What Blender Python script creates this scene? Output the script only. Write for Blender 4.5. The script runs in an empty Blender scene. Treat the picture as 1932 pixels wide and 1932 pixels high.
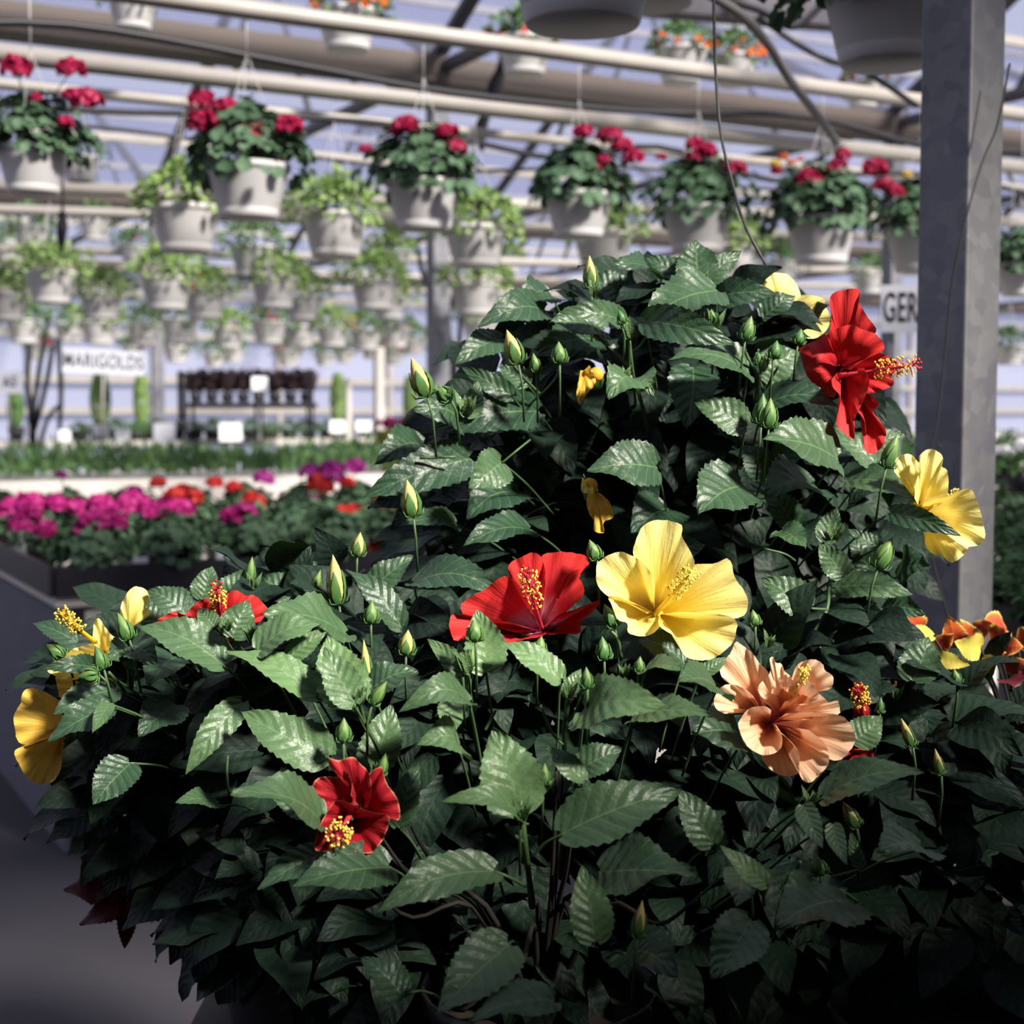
import bpy, math, random
import numpy as np
from mathutils import Vector, Matrix

# ---------------------------------------------------------------- camera
CAM = np.array([0.0, 0.0, 1.5]); F = 2760.0; TH = math.radians(3.96)
FWD = np.array([0, math.cos(TH), -math.sin(TH)]); UPV = np.array([0, math.sin(TH), math.cos(TH)])
sc = bpy.context.scene
COL = sc.collection
cd = bpy.data.cameras.new('camera'); cam = bpy.data.objects.new('camera', cd); COL.objects.link(cam)
cam.location = CAM; cam.rotation_euler = (math.pi/2 - TH, 0, 0)
cd.sensor_width = 56; cd.lens = 56*F/1932; cd.clip_start = 0.05; cd.clip_end = 200
cd.dof.use_dof = True; cd.dof.focus_distance = 1.46; cd.dof.aperture_fstop = 9.5
sc.camera = cam
sc.view_settings.view_transform = 'Standard'; sc.view_settings.look = 'None'
sc.view_settings.gamma = 1; sc.view_settings.exposure = 0.0
sc.view_settings.use_curve_mapping = False
# ---------------------------------------------------------------- world and sun
w = bpy.data.worlds.new('sky'); sc.world = w; w.use_nodes = True
bg = w.node_tree.nodes['Background']; bg.inputs[0].default_value = (0.46, 0.47, 0.59, 1); bg.inputs[1].default_value = 1.45
sl = bpy.data.lights.new('sun', 'SUN'); sun = bpy.data.objects.new('sun', sl); COL.objects.link(sun)
sl.energy = 13.0; sl.angle = math.radians(7); sl.color = (1.0, 0.93, 0.82)
SUN = Vector((0.50, -0.52, 0.55)).normalized()
sun.rotation_euler = SUN.to_track_quat('Z', 'Y').to_euler()

# ---------------------------------------------------------------- helpers
def P(px, py, Y):
    d = FWD + np.array([(px-966)/F, 0, 0]) - (py-966)/F*UPV
    return CAM + d*(Y/d[1])

def tag(o, label=None, cat=None, group=None, kind=None, category=None):
    cat = cat or category
    if label: o['label'] = label
    if cat: o['category'] = cat
    if group: o['group'] = group
    if kind: o['kind'] = kind
    return o

def empty(name, loc, label=None, cat=None, group=None, parent=None):
    o = bpy.data.objects.new(name, None); COL.objects.link(o); o.location = loc
    o.empty_display_size = 0.05
    if parent: o.parent = parent; o.location = np.array(loc) - wloc(parent)
    return tag(o, label, cat, group)

def wloc(o):
    p = np.zeros(3)
    while o is not None:
        p = p + np.array(o.location); o = o.parent
    return p

class MB:
    """collects faces in world coordinates; build() links them as one mesh object"""
    def __init__(s): s.v = []; s.f = []; s.m = []; s.uv = []; s.t = []; s.n = 0
    def add(s, v, f, m=0, uv=None, tint=0.0):
        v = np.asarray(v, float); k = len(v)
        s.v.append(v)
        s.uv.append(np.zeros((k, 2)) if uv is None else np.asarray(uv, float))
        s.t.append(np.full(k, tint))
        n = s.n
        s.f += [tuple(i+n for i in q) for q in f]; s.m += [m]*len(f); s.n += k
        return s
    def box(s, c, sx, sy, sz, ang=0.0, m=0):
        ca, sa = math.cos(ang), math.sin(ang); v = []
        for z in (-.5, .5):
            for x, y in ((-.5, -.5), (.5, -.5), (.5, .5), (-.5, .5)):
                X, Y = x*sx, y*sy; v.append((c[0]+X*ca-Y*sa, c[1]+X*sa+Y*ca, c[2]+z*sz))
        return s.add(v, [(3,2,1,0),(4,5,6,7),(0,1,5,4),(1,2,6,5),(2,3,7,6),(3,0,4,7)], m)
    def tube(s, pts, r, n=7, m=0, cap=True):
        pts = [np.asarray(p, float) for p in pts]; k = len(pts)
        rr = r if hasattr(r, '__len__') else [r]*k
        V = []; ref = None
        for i in range(k):
            t = pts[min(i+1, k-1)] - pts[max(i-1, 0)]; t = t/(np.linalg.norm(t)+1e-9)
            if ref is None:
                ref = np.cross(t, (0, 0, 1) if abs(t[2]) < .9 else (1, 0, 0))
            a = ref - t*ref.dot(t); a /= np.linalg.norm(a)+1e-9; ref = a; b = np.cross(t, a)
            for j in range(n):
                an = 2*math.pi*j/n; V.append(pts[i] + rr[i]*(math.cos(an)*a + math.sin(an)*b))
        f = [(i*n+j, i*n+(j+1) % n, (i+1)*n+(j+1) % n, (i+1)*n+j) for i in range(k-1) for j in range(n)]
        if cap: f += [tuple(range(n-1, -1, -1)), tuple((k-1)*n+j for j in range(n))]
        return s.add(V, f, m)
    def lathe(s, c, prof, n=28, m=0):
        V = []; k = len(prof)
        for r, z in prof:
            for j in range(n):
                an = 2*math.pi*j/n; V.append((c[0]+r*math.cos(an), c[1]+r*math.sin(an), c[2]+z))
        f = [(i*n+j, i*n+(j+1) % n, (i+1)*n+(j+1) % n, (i+1)*n+j) for i in range(k-1) for j in range(n)]
        return s.add(V, f, m)
    def ball(s, c, r, m=0, seg=6, rings=4, sq=(1, 1, 1)):
        V = []
        for i in range(rings+1):
            ph = math.pi*i/rings
            for j in range(seg):
                an = 2*math.pi*j/seg
                V.append((c[0]+sq[0]*r*math.sin(ph)*math.cos(an), c[1]+sq[1]*r*math.sin(ph)*math.sin(an), c[2]+sq[2]*r*math.cos(ph)))
        f = [((i+1)*seg+j, (i+1)*seg+(j+1) % seg, i*seg+(j+1) % seg, i*seg+j) for i in range(rings) for j in range(seg)]
        return s.add(V, f, m)
    def build(s, name, mats, parent=None, smooth=True, loc=None, **kw):
        V = np.concatenate(s.v)
        base = wloc(parent) if parent is not None else np.zeros(3)
        if loc is not None: base = np.asarray(loc, float)
        V = V - base
        me = bpy.data.meshes.new(name); me.from_pydata(V.tolist(), [], s.f)
        if not isinstance(mats, (list, tuple)): mats = [mats]
        for q in mats: me.materials.append(q)
        if len(mats) > 1: me.polygons.foreach_set('material_index', s.m)
        me.polygons.foreach_set('use_smooth', [smooth]*len(s.f))
        li = np.empty(len(me.loops), int); me.loops.foreach_get('vertex_index', li)
        uv = np.concatenate(s.uv)[li]; l = me.uv_layers.new(name='uv'); l.data.foreach_set('uv', uv.ravel())
        T = np.concatenate(s.t)[li]; l = me.uv_layers.new(name='tint'); l.data.foreach_set('uv', np.stack([T, T], 1).ravel())
        me.update()
        o = bpy.data.objects.new(name, me); COL.objects.link(o)
        if parent is not None: o.parent = parent
        if loc is not None: o.location = base - (wloc(parent) if parent is not None else 0)
        return tag(o, **kw)

def dup(o, parent=None):
    c = o.copy(); COL.objects.link(c)
    if parent is not None: c.parent = parent
    for ch in o.children: dup(ch, c)
    return c

def smoothpts(pts, n=8):
    pts = [np.asarray(p, float) for p in pts]; out = []
    q = [2*pts[0]-pts[1]] + pts + [2*pts[-1]-pts[-2]]
    for i in range(1, len(q)-2):
        for k in range(n):
            t = k/n; a, b, c, d = q[i-1:i+3]
            out.append(.5*((2*b)+(c-a)*t+(2*a-5*b+4*c-d)*t*t+(3*b-a-3*c+d)*t**3))
    out.append(pts[-1]); return out

# ---------------------------------------------------------------- materials
class NT:
    def __init__(s, name):
        s.mat = bpy.data.materials.new(name); s.mat.use_nodes = True; s.t = s.mat.node_tree
        s.t.nodes.clear(); s.out = s.t.nodes.new('ShaderNodeOutputMaterial')
    def n(s, typ, **kw):
        x = s.t.nodes.new('ShaderNode'+typ)
        for k, v in kw.items():
            if k.startswith('i_'):
                key = k[2:]; key = int(key) if key.isdigit() else key.replace('_', ' ')
                if hasattr(v, 'node'): s.t.links.new(v, x.inputs[key])
                else: x.inputs[key].default_value = v
            else: setattr(x, k, v)
        return x
    def math(s, op, a, b=0.0, c=0.0):
        return s.n('Math', operation=op, i_0=a, i_1=b, i_2=c).outputs[0]
    def mix(s, f, a, b):
        x = s.t.nodes.new('ShaderNodeMix'); x.data_type = 'RGBA'
        for key, v in ((0, f), (6, a), (7, b)):
            if hasattr(v, 'node'): s.t.links.new(v, x.inputs[key])
            else: x.inputs[key].default_value = v if key == 0 else (*v, 1) if len(v) == 3 else v
        return x.outputs[2]
    def uv(s, layer):
        u = s.n('UVMap', uv_map=layer); sp = s.n('SeparateXYZ', i_0=u.outputs[0]); return sp.outputs[0], sp.outputs[1]
    def noise(s, scale, detail=2, vec=None, rough=.5):
        kw = dict(i_Scale=scale, i_Detail=detail, i_Roughness=rough)
        if vec is None: vec = s.n('TexCoord').outputs['Object']
        return s.n('TexNoise', i_Vector=vec, **kw).outputs[0]
    def ramp(s, f, stops):
        r = s.n('ValToRGB', i_0=f); e = r.color_ramp.elements
        while len(e) < len(stops): e.new(.5)
        for i, (p, c) in enumerate(stops): e[i].position = p; e[i].color = (*c, 1)
        return r.outputs[0]
    def finish(s, sh): s.t.links.new(sh, s.out.inputs[0]); return s.mat

def simple(name, c, rough=.6, metal=0, var=.12, scale=8, spec=.4, trans=0, bump=0):
    t = NT(name); nz = t.noise(scale, 4)
    col = t.mix(nz, tuple(x*(1-var*2) for x in c), tuple(min(1, x*(1+var*1.4)) for x in c))
    kw = {}
    p = t.n('BsdfPrincipled', i_Base_Color=col, i_Roughness=rough, i_Metallic=metal)
    p.inputs['Specular IOR Level'].default_value = spec
    if bump:
        b = t.n('Bump', i_Strength=bump, i_Height=nz); b.inputs['Distance'].default_value = .01
        t.t.links.new(b.outputs[0], p.inputs['Normal'])
    sh = p.outputs[0]
    if trans:
        tr = t.n('BsdfTranslucent', i_Color=col); sh = t.n('MixShader', i_0=trans, i_1=sh, i_2=tr.outputs[0]).outputs[0]
    return t.finish(sh)

def leafmat(name, dark, light, rough=.42, veins=(.16, .26, .10), spec=.38, trans=.12):
    t = NT(name); u, v = t.uv('uv'); ti, _ = t.uv('tint')
    av = t.math('ABSOLUTE', v)
    col = t.mix(ti, dark, light)
    nz = t.noise(60, 3); col = t.mix(t.math('MULTIPLY', nz, .35), col, tuple(x*.55 for x in dark))
    ph = t.math('MULTIPLY', t.math('SUBTRACT', u, t.math('MULTIPLY', av, .24)), 7.0)
    fr = t.math('ABSOLUTE', t.math('SUBTRACT', t.math('FRACT', ph), .5))     # .5 on a side vein
    side = t.math('SMOOTH_MIN', t.math('MULTIPLY', t.math('MAXIMUM', t.math('SUBTRACT', fr, .455), 0), 16), 1.0, .1)
    mid = t.math('MULTIPLY', t.math('MAXIMUM', t.math('SUBTRACT', .045, av), 0), 20)
    vm = t.math('MINIMUM', t.math('ADD', side, mid), .8)
    col = t.mix(t.math('MULTIPLY', vm, .55), col, veins)
    hgt = t.math('ADD', t.math('MULTIPLY', fr, -1.0), t.math('MULTIPLY', t.noise(110, 3), 1.5))
    b = t.n('Bump', i_Strength=.6, i_Height=hgt); b.inputs['Distance'].default_value = .0018
    p = t.n('BsdfPrincipled', i_Base_Color=col, i_Roughness=rough, i_Normal=b.outputs[0])
    p.inputs['Specular IOR Level'].default_value = spec
    tr = t.n('BsdfTranslucent', i_Color=t.mix(.5, col, (.12, .3, .03)))
    return t.finish(t.n('MixShader', i_0=trans, i_1=p.outputs[0], i_2=tr.outputs[0]).outputs[0])

def petalmat(name, stops, streak, trans=.3, edge=None):
    t = NT(name); u, v = t.uv('uv')
    vec = t.n('CombineXYZ', i_0=t.math('MULTIPLY', v, 26), i_1=t.math('MULTIPLY', u, 1.2), i_2=0.0).outputs[0]
    nz = t.noise(1.6, 3, vec)
    col = t.ramp(u, stops)
    col = t.mix(t.math('MULTIPLY', t.math('MAXIMUM', t.math('SUBTRACT', nz, .42), 0), 1.7), col, streak)
    hg = t.math('ADD', nz, t.math('MULTIPLY', t.noise(220, 2), .15))
    b = t.n('Bump', i_Strength=.5, i_Height=hg); b.inputs['Distance'].default_value = .003
    p = t.n('BsdfPrincipled', i_Base_Color=col, i_Roughness=.62, i_Normal=b.outputs[0])
    p.inputs['Specular IOR Level'].default_value = .25
    tr = t.n('BsdfTranslucent', i_Color=col)
    return t.finish(t.n('MixShader', i_0=trans, i_1=p.outputs[0], i_2=tr.outputs[0]).outputs[0])

M = {}
M['leaf'] = leafmat('hibiscus_leaf', (.018, .048, .027), (.155, .270, .105))
M['leaf_shaded'] = leafmat('leaf_painted_shade', (.006, .014, .011), (.013, .030, .017), rough=.55, spec=.16, trans=.03, veins=(.03, .05, .03))  # darkened copy of the hibiscus leaf, inner shade put into its colour
M['stem'] = simple('stem_green', (.05, .10, .035), .5)
M['twig'] = simple('twig_brown', (.016, .013, .010), .7)
M['yellow'] = petalmat('yellow_petal', [(0, (.85, .55, .02)), (.25, (.94, .76, .14)), (1, (.96, .85, .33))], (.88, .70, .16))
M['ochre'] = petalmat('ochre_petal', [(0, (.75, .42, .05)), (1, (.74, .48, .08))], (.62, .36, .05))
M['red'] = petalmat('red_petal', [(0, (.16, .003, .03)), (.10, (.55, .08, .16)), (.22, (.74, .36, .46)), (.46, (.56, .03, .05)), (1, (.56, .028, .022))], (.40, .008, .014), .22)
M['redplain'] = petalmat('crimson_petal', [(0, (.22, .003, .012)), (.4, (.48, .012, .018)), (1, (.54, .028, .024))], (.36, .006, .012), .22)
M['redwilt'] = petalmat('wilting_red_petal', [(0, (.22, .004, .012)), (.55, (.33, .008, .018)), (.95, (.36, .012, .018)), (1, (.58, .24, .15))], (.30, .006, .012), .15)
M['peach'] = petalmat('peach_petal', [(0, (.45, .04, .06)), (.22, (.72, .18, .10)), (.55, (.92, .57, .34)), (1, (.95, .69, .46))], (.78, .26, .12), .28)
M['anther'] = simple('anther_yellow', (.85, .50, .06), .6)
M['paleanther'] = simple('anther_pale_yellow', (.85, .62, .10), .6)
M['stigma'] = simple('stigma_red', (.42, .01, .02), .5)
M['redcol'] = simple('column_red', (.50, .03, .05), .5)
M['bud'] = simple('bud_green', (.14, .24, .06), .5, trans=.15, scale=90)
M['budtip'] = simple('bud_tip_yellow', (.52, .42, .14), .55, trans=.2, scale=60)
M['sepal'] = simple('sepal_green', (.06, .15, .04), .5)
def colmat():
    t = NT('coleus_leaf'); u, v = t.uv('uv')
    e = t.math('MAXIMUM', t.math('ABSOLUTE', v), t.math('SUBTRACT', t.math('MULTIPLY', u, 1.05), .12))
    nz = t.noise(50, 3)
    e = t.math('ADD', e, t.math('MULTIPLY', t.math('SUBTRACT', nz, .5), .25))
    c = t.ramp(e, [(0, (.28, .015, .02)), (.45, (.50, .065, .02)), (.80, (.55, .13, .03)), (.92, (.70, .50, .10))])
    ph = t.math('FRACT', t.math('MULTIPLY', t.math('SUBTRACT', u, t.math('MULTIPLY', t.math('ABSOLUTE', v), .3)), 8))
    b = t.n('Bump', i_Strength=.6, i_Height=ph); b.inputs['Distance'].default_value = .002
    p = t.n('BsdfPrincipled', i_Base_Color=c, i_Roughness=.6, i_Normal=b.outputs[0])
    tr = t.n('BsdfTranslucent', i_Color=c)
    return t.finish(t.n('MixShader', i_0=.25, i_1=p.outputs[0], i_2=tr.outputs[0]).outputs[0])
M['coleus'] = colmat()
M['coleusy'] = simple('coleus_yellow_leaf', (.55, .46, .08), .6, trans=.25, scale=60)
M['coleusd'] = simple('coleus_wine_leaf', (.08, .004, .009), .55, trans=.1, scale=60)
M['ger'] = simple('geranium_leaf', (.085, .16, .078), .6, trans=.15, scale=30, var=.25)
M['lime'] = simple('light_foliage', (.27, .40, .12), .6, trans=.25, scale=20, var=.25)
M['seedling'] = simple('seedling_foliage', (.10, .20, .06), .6, trans=.15, scale=14, var=.3)
M['magenta'] = simple('magenta_bloom', (.48, .014, .19), .55, trans=.25, scale=60, var=.3)
M['purple'] = simple('purple_bloom', (.36, .016, .23), .55, trans=.25, scale=60, var=.3)
M['crimson'] = simple('crimson_bloom', (.50, .008, .075), .55, trans=.25, scale=60, var=.3)
M['scarlet'] = simple('scarlet_bloom', (.58, .024, .018), .55, trans=.25, scale=60, var=.3)
M['orange'] = simple('orange_bloom', (.75, .16, .02), .55, trans=.25, scale=60)
M['whitebloom'] = simple('white_bloom', (.75, .72, .75), .55, trans=.25, scale=60)
M['yellowbloom'] = simple('yellow_bloom', (.85, .60, .04), .55, trans=.25, scale=60)
M['pot'] = simple('white_plastic', (.80, .77, .73), .5, scale=5, var=.04, spec=.35, trans=.35)
M['potdark'] = simple('black_plastic', (.018, .016, .02), .5)
M['potgreen'] = simple('olive_plastic', (.30, .27, .03), .5)
M['soil'] = simple('potting_soil', (.03, .022, .018), .9, scale=60)
M['pipe'] = simple('pale_pipe', (.38, .345, .295), .45, scale=6)
M['hose'] = simple('black_hose', (.02, .018, .02), .5)
M['greyhose'] = simple('grey_hose', (.25, .23, .21), .6)
M['wire'] = simple('white_wire', (.55, .53, .5), .5)
M['beam'] = simple('dark_steel', (.09, .085, .095), .55, .3, scale=3)
M['gutter'] = simple('brown_gutter', (.10, .078, .062), .6, scale=2)
def galv():
    t = NT('galvanised_steel'); tc = t.n('TexCoord').outputs['Object']
    vo = t.n('TexVoronoi', i_Vector=tc, i_Scale=38).outputs['Color']
    a = t.n('SeparateColor', i_0=vo).outputs[0]; nz = t.noise(5, 4)
    c = t.ramp(t.math('ADD', t.math('MULTIPLY', a, .35), t.math('MULTIPLY', nz, .65)), [(.2, (.14, .14, .165)), (.5, (.19, .19, .20)), (.8, (.25, .25, .25))])
    p = t.n('BsdfPrincipled', i_Base_Color=c, i_Roughness=.5, i_Metallic=.35)
    return t.finish(p.outputs[0])
M['galv'] = galv()
M['board'] = simple('beige_board', (.84, .75, .66), .6, scale=2)
M['paint'] = simple('cream_paint', (.60, .55, .48), .6, scale=2)
M['sign'] = simple('white_card', (.62, .62, .66), .5, scale=2, var=.03)
M['card'] = simple('bright_card', (.85, .85, .85), .5, scale=2, var=.03)
M['ink'] = simple('black_ink', (.02, .02, .025), .5)
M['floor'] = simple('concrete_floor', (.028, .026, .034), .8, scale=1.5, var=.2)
M['wood'] = simple('bench_boards', (.05, .042, .038), .7, scale=5)
M['black'] = simple('dark_cloth', (.012, .011, .014), .8)
def glaz(name, tc, dc, f):
    t = NT(name); nz = t.noise(.7, 3)
    tr = t.n('BsdfTransparent', i_Color=(*tc, 1)); d = t.n('BsdfDiffuse', i_Color=t.mix(nz, tuple(x*.8 for x in dc), dc))
    tl = t.n('BsdfTranslucent', i_Color=(*dc, 1)); m = t.n('MixShader', i_0=.55, i_1=d.outputs[0], i_2=tl.outputs[0])
    return t.finish(t.n('MixShader', i_0=f, i_1=tr.outputs[0], i_2=m.outputs[0]).outputs[0])
M['roof'] = glaz('polycarbonate_roof', (.92, .93, .97), (.42, .44, .56), .12)
M['clear'] = glaz('added_sun_gap', (.985, .985, .99), (.5, .5, .5), .02)
M['wall'] = glaz('polythene_wall', (.86, .88, .95), (.72, .73, .82), .45)
M['shade'] = glaz('added_sun_blocker', (.5, .5, .52), (.03, .03, .04), .96)  # for the sheets added overhead to block light
rnd = random.Random(7)

# ---------------------------------------------------------------- house frame: rows run along U, spans along V
A0 = math.radians(28.6)
Uu = np.array([math.cos(A0), math.sin(A0), 0]); Vv = np.array([-math.sin(A0), math.cos(A0), 0])
def UV(u, v, z): p = Uu*u + Vv*v; return np.array([p[0], p[1], z])
def slab(mb, pts, th=.01, m=0):
    p = [np.asarray(q, float) for q in pts]; nrm = np.cross(p[1]-p[0], p[2]-p[0]); nrm /= np.linalg.norm(nrm)
    k = len(p); v = p + [q+nrm*th for q in p]
    f = [tuple(range(k-1, -1, -1)), tuple(range(k, 2*k))] + [(i, (i+1) % k, (i+1) % k+k, i+k) for i in range(k)]
    return mb.add(v, f, m)
UMIN, UMAX = -9, 30
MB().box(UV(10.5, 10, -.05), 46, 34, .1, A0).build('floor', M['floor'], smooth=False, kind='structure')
ZG, ZR = 3.7, 5.4
gv = [-4.9, 1.7, 8.3, 14.9, 21.5]
WU0, WU1, WV0, WV1 = 1.3, 3.1, -4.6, -2.2        # sun gap in the unseen blocking sheets added over the first span
def zr(v): return ZG+(ZR-ZG)*(1-abs(v+1.6)/3.3)
def pane(mb, u0, u1, v0, v1): slab(mb, [UV(u0, v0, zr(v0)), UV(u1, v0, zr(v0)), UV(u1, v1, zr(v1)), UV(u0, v1, zr(v1))])
mb = MB()
S0, S1 = -2.6, 5.2
pane(mb, S0, WU0, -4.9, -1.6); pane(mb, WU1, S1, -4.9, -1.6); pane(mb, WU0, WU1, -4.9, WV0); pane(mb, WU0, WU1, WV1, -1.6)
pane(mb, S0, S1, -1.6, -.4)
mb.build('ceiling', M['shade'], smooth=False, kind='structure')  # unseen opaque sheets added overhead to darken the foreground
mb = MB(); pane(mb, WU0, WU1, WV0, WV1); mb.build('ceiling', M['clear'], smooth=False, kind='structure')  # opening added in those sheets so sun reaches the flowers
mb = MB(); pane(mb, UMIN, UMAX, -.4, 1.7)
for e0, e1 in ((UMIN, S0), (S1, UMAX)): pane(mb, e0, e1, -4.9, -1.6); pane(mb, e0, e1, -1.6, -.4)
mb.build('ceiling', M['roof'], smooth=False, kind='structure')
for i in range(1, 4):
    a, b = gv[i], gv[i+1]; c = (a+b)/2
    mb = MB()
    slab(mb, [UV(UMIN, a, ZG), UV(UMAX, a, ZG), UV(UMAX, c, ZR), UV(UMIN, c, ZR)])
    slab(mb, [UV(UMIN, c, ZR), UV(UMAX, c, ZR), UV(UMAX, b, ZG), UV(UMIN, b, ZG)])
    mb.build('ceiling', M['roof'], smooth=False, kind='structure')
tn = 0
def trim(mb, mat, smooth=False):
    global tn; tn += 1
    return mb.build('trim_%d' % tn, mat, smooth=smooth, kind='structure')
for i, v in enumerate(gv[1:]):
    mb = MB(); mb.box(UV(10.5, v, ZG-.12), 39, .26, .16, A0); trim(mb, M['gutter'])
for i in range(1, 4):                                 # purlins and rafters of each span
    a, b = gv[i], gv[i+1]; c = (a+b)/2
    mb = MB()
    for k in range(1, 5):
        for s_ in (a+(c-a)*k/4, b+(c-b)*k/4):
            z = ZG+(ZR-ZG)*k/4 - .05
            mb.box(UV(10.5, s_, z), 39, .045, .06, A0)
    trim(mb, M['pipe'])
    for u in (-3.4, .3, 4.0, 7.7, 11.4, 15.1, 18.8, 22.5):
        if i == 0 and u < 4: continue
        mb = MB()
        mb.tube([UV(u, a, ZG-.1), UV(u, b, ZG-.1)], .045)
        mb.tube([UV(u, a, ZG-.02), UV(u, c, ZR-.06), UV(u, b, ZG-.02)], .05)
        for s0, s1 in ((.18, .32), (.32, .5), (.68, .5), (.82, .68)):
            h = lambda q: ZG + (ZR-ZG)*(1-abs(q-.5)*2) - .06
            mb.tube([UV(u, a+(b-a)*s0, ZG-.1), UV(u, a+(b-a)*s1, h(s1))], .026)
        trim(mb, M['beam'])
for v, us in ((8.3, (-3.4, .3, 4.0, 7.75, 11.4, 15.1)), (14.9, (.3, 4.0, 7.7, 11.4, 15.1, 18.8))):
    for u in us:
        mb = MB(); mb.box(UV(u, v, ZG/2-.1), .11, .11, ZG-.2, A0); trim(mb, M['galv'])
# far wall: white polythene between rails
mb = MB(); slab(mb, [UV(UMIN, 21.6, 0), UV(UMAX, 21.6, 0), UV(UMAX, 21.6, ZG), UV(UMIN, 21.6, ZG)], .02)
mb.build('wall_back', M['wall'], smooth=False, kind='structure')
mb = MB()
for z in (.5, 1.05, 1.5, 1.95, 2.6, 3.2): mb.box(UV(10.5, 21.5, z), 39, .06, .09, A0)
for u in np.arange(UMIN, UMAX, 1.85): mb.box(UV(u, 21.5, ZG/2), .07, .07, ZG, A0)
trim(mb, M['pipe'])
mb = MB(); slab(mb, [UV(UMIN, -5, 0), UV(UMIN, 21.6, 0), UV(UMIN, 21.6, ZG), UV(UMIN, -5, ZG)], .02)
mb.build('wall_left', M['wall'], smooth=False, kind='structure')
mb = MB(); slab(mb, [UV(-2.6, -1.0, 0), UV(5.2, -1.0, 0), UV(5.2, -1.0, 2.80), UV(-2.6, -1.0, 2.80)], .1)
mb.build('added_blocker_front', M['wood'], smooth=False, kind='structure')  # added out of view behind the camera to shade the lower foreground
mb = MB(); mb.box(UV(2.9, .2, 1.4), .1, 2.3, 2.8, A0); mb.build('added_blocker_right', M['wood'], smooth=False, kind='structure')  # unseen partition added to keep light from the right off the foreground
mb = MB(); mb.box(UV(-1.3, .35, 1.6), .1, 2.6, 3.2, A0); mb.build('added_blocker_side', M['wood'], smooth=False, kind='structure')  # matching unseen partition on the left, added to dim the near plants
# ---------------------------------------------------------------- pipes and hose lines of the hanging rows
ZP = 2.787
def line_at(P0, ang, px):
    d = np.array([math.cos(ang), math.sin(ang), 0]); k = (px-966)/F*1.0
    # X = k'*Y with the pitch folded in: solve on the level of the line
    lo, hi = -9.0, 30.0
    def pxof(t):
        q = np.asarray(P0)+d*t-CAM; return 966+F*q[0]/(q.dot(FWD)) if q.dot(FWD) > .2 else -1e4
    for _ in range(60):
        m = (lo+hi)/2
        if pxof(m) < px: lo = m
        else: hi = m
    return np.asarray(P0)+d*lo
PIPES = [((-.866, 4.8, ZP), A0, .030, 'uppermost nearest pale heating pipe above the red geranium baskets'),
         ((-1.05, 5.82, ZP), A0, .036, 'second pale pipe carrying the green baskets behind the red geraniums'),
         ((-1.15, 6.35, ZP), A0, .022, 'thin pale pipe just behind and below the second pipe'),
         ((-1.5, 8.45, ZP-.06), math.radians(14), .035, 'pale pipe over the third row of green baskets'),
         ((-1.7, 9.9, ZP), math.radians(14), .035, 'pale pipe over the fourth row of baskets'),
         ((-2.0, 12.3, ZP), math.radians(14), .035, 'distant pale pipe over the fifth row of baskets'),
         ((-2.2, 13.9, ZP), math.radians(14), .03, 'distant pale pipe between the fifth row and the farthest one'),
         ((-2.4, 15.6, ZP), math.radians(14), .035, 'farthest pale pipe low over the end of the greenhouse')]
for k, (p0, ang, r, lab) in enumerate(PIPES):
    d = np.array([math.cos(ang), math.sin(ang), 0]); p0 = np.asarray(p0)
    mb = MB(); mb.tube([p0-d*(4.2 if k < 3 else 5.0), p0+d*(6.2 if k < 3 else 6.5)], r, 10); mb.build('heating_pipe', M['pipe'], label=lab, category='pipe')
    if k < 3:
        pts = []; t = -4.4; rr = random.Random(k)
        while t < 6:
            pts.append(p0+d*t+np.array([0, .01, -.085-rr.uniform(0, .11)])); t += rr.uniform(.5, .8)
        mb = MB(); mb.tube(smoothpts(pts, 5), .013 if k < 2 else .009, 6)
        mb.build('drip_hose', M['hose'], label=['black drip hose sagging under the uppermost pale pipe', 'black drip hose sagging under the second pale pipe', 'thin black hose under the thin third pipe'][k], category='hose')

HIGH = (P(655, -60, 6.3)*np.array([1, 1, 0])+np.array([0, 0, 3.95]), A0)
mb = MB(); dU = np.array([math.cos(A0), math.sin(A0), 0]); mb.tube([HIGH[0]-dU*3, HIGH[0]+dU*5.5], .03, 10); mb.build('heating_pipe', M['pipe'], label='high pipe just under the roof carrying the orange flowered baskets', category='pipe')
mb = MB(); mb.tube([UV(-1.5, 2.17, 2.95), UV(3.2, 2.17, 2.95)], .024, 10); mb.build('heating_pipe', M['pipe'], label='nearest pipe overhead holding the largest near pots', category='pipe')
mb = MB(); mb.tube([UV(-1.5, 2.85, 3.05), UV(3.2, 2.85, 3.05)], .024, 10); mb.build('heating_pipe', M['pipe'], label='second pipe overhead, just behind the nearest, holding one near pot', category='pipe')
def snap(px, Y):
    c = [line_at(p0, a, px)[1] for p0, a, r, l in PIPES]; return min(c, key=lambda y: abs(y-Y))
# ---------------------------------------------------------------- small plant pieces
def disc_leaf(mb, c, nrm, r, m=0, lobes=5, rr=rnd, cup=.25):
    nrm = np.asarray(nrm, float); nrm /= np.linalg.norm(nrm)+1e-9
    a = np.cross(nrm, (rr.uniform(-1, 1), rr.uniform(-1, 1), .3)); a /= np.linalg.norm(a)+1e-9; b = np.cross(nrm, a)
    k = 10; V = [np.asarray(c, float)-nrm*r*cup]
    for j in range(k):
        an = 2*math.pi*j/k; q = r*(1 - (.16 if j % 2 else 0))
        V.append(c + a*q*math.cos(an) + b*q*math.sin(an)*.95 + nrm*r*.12*((j % 2)*2-1))
    mb.add(V, [(0, 1+j, 1+(j+1) % k) for j in range(k)], m)

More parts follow.
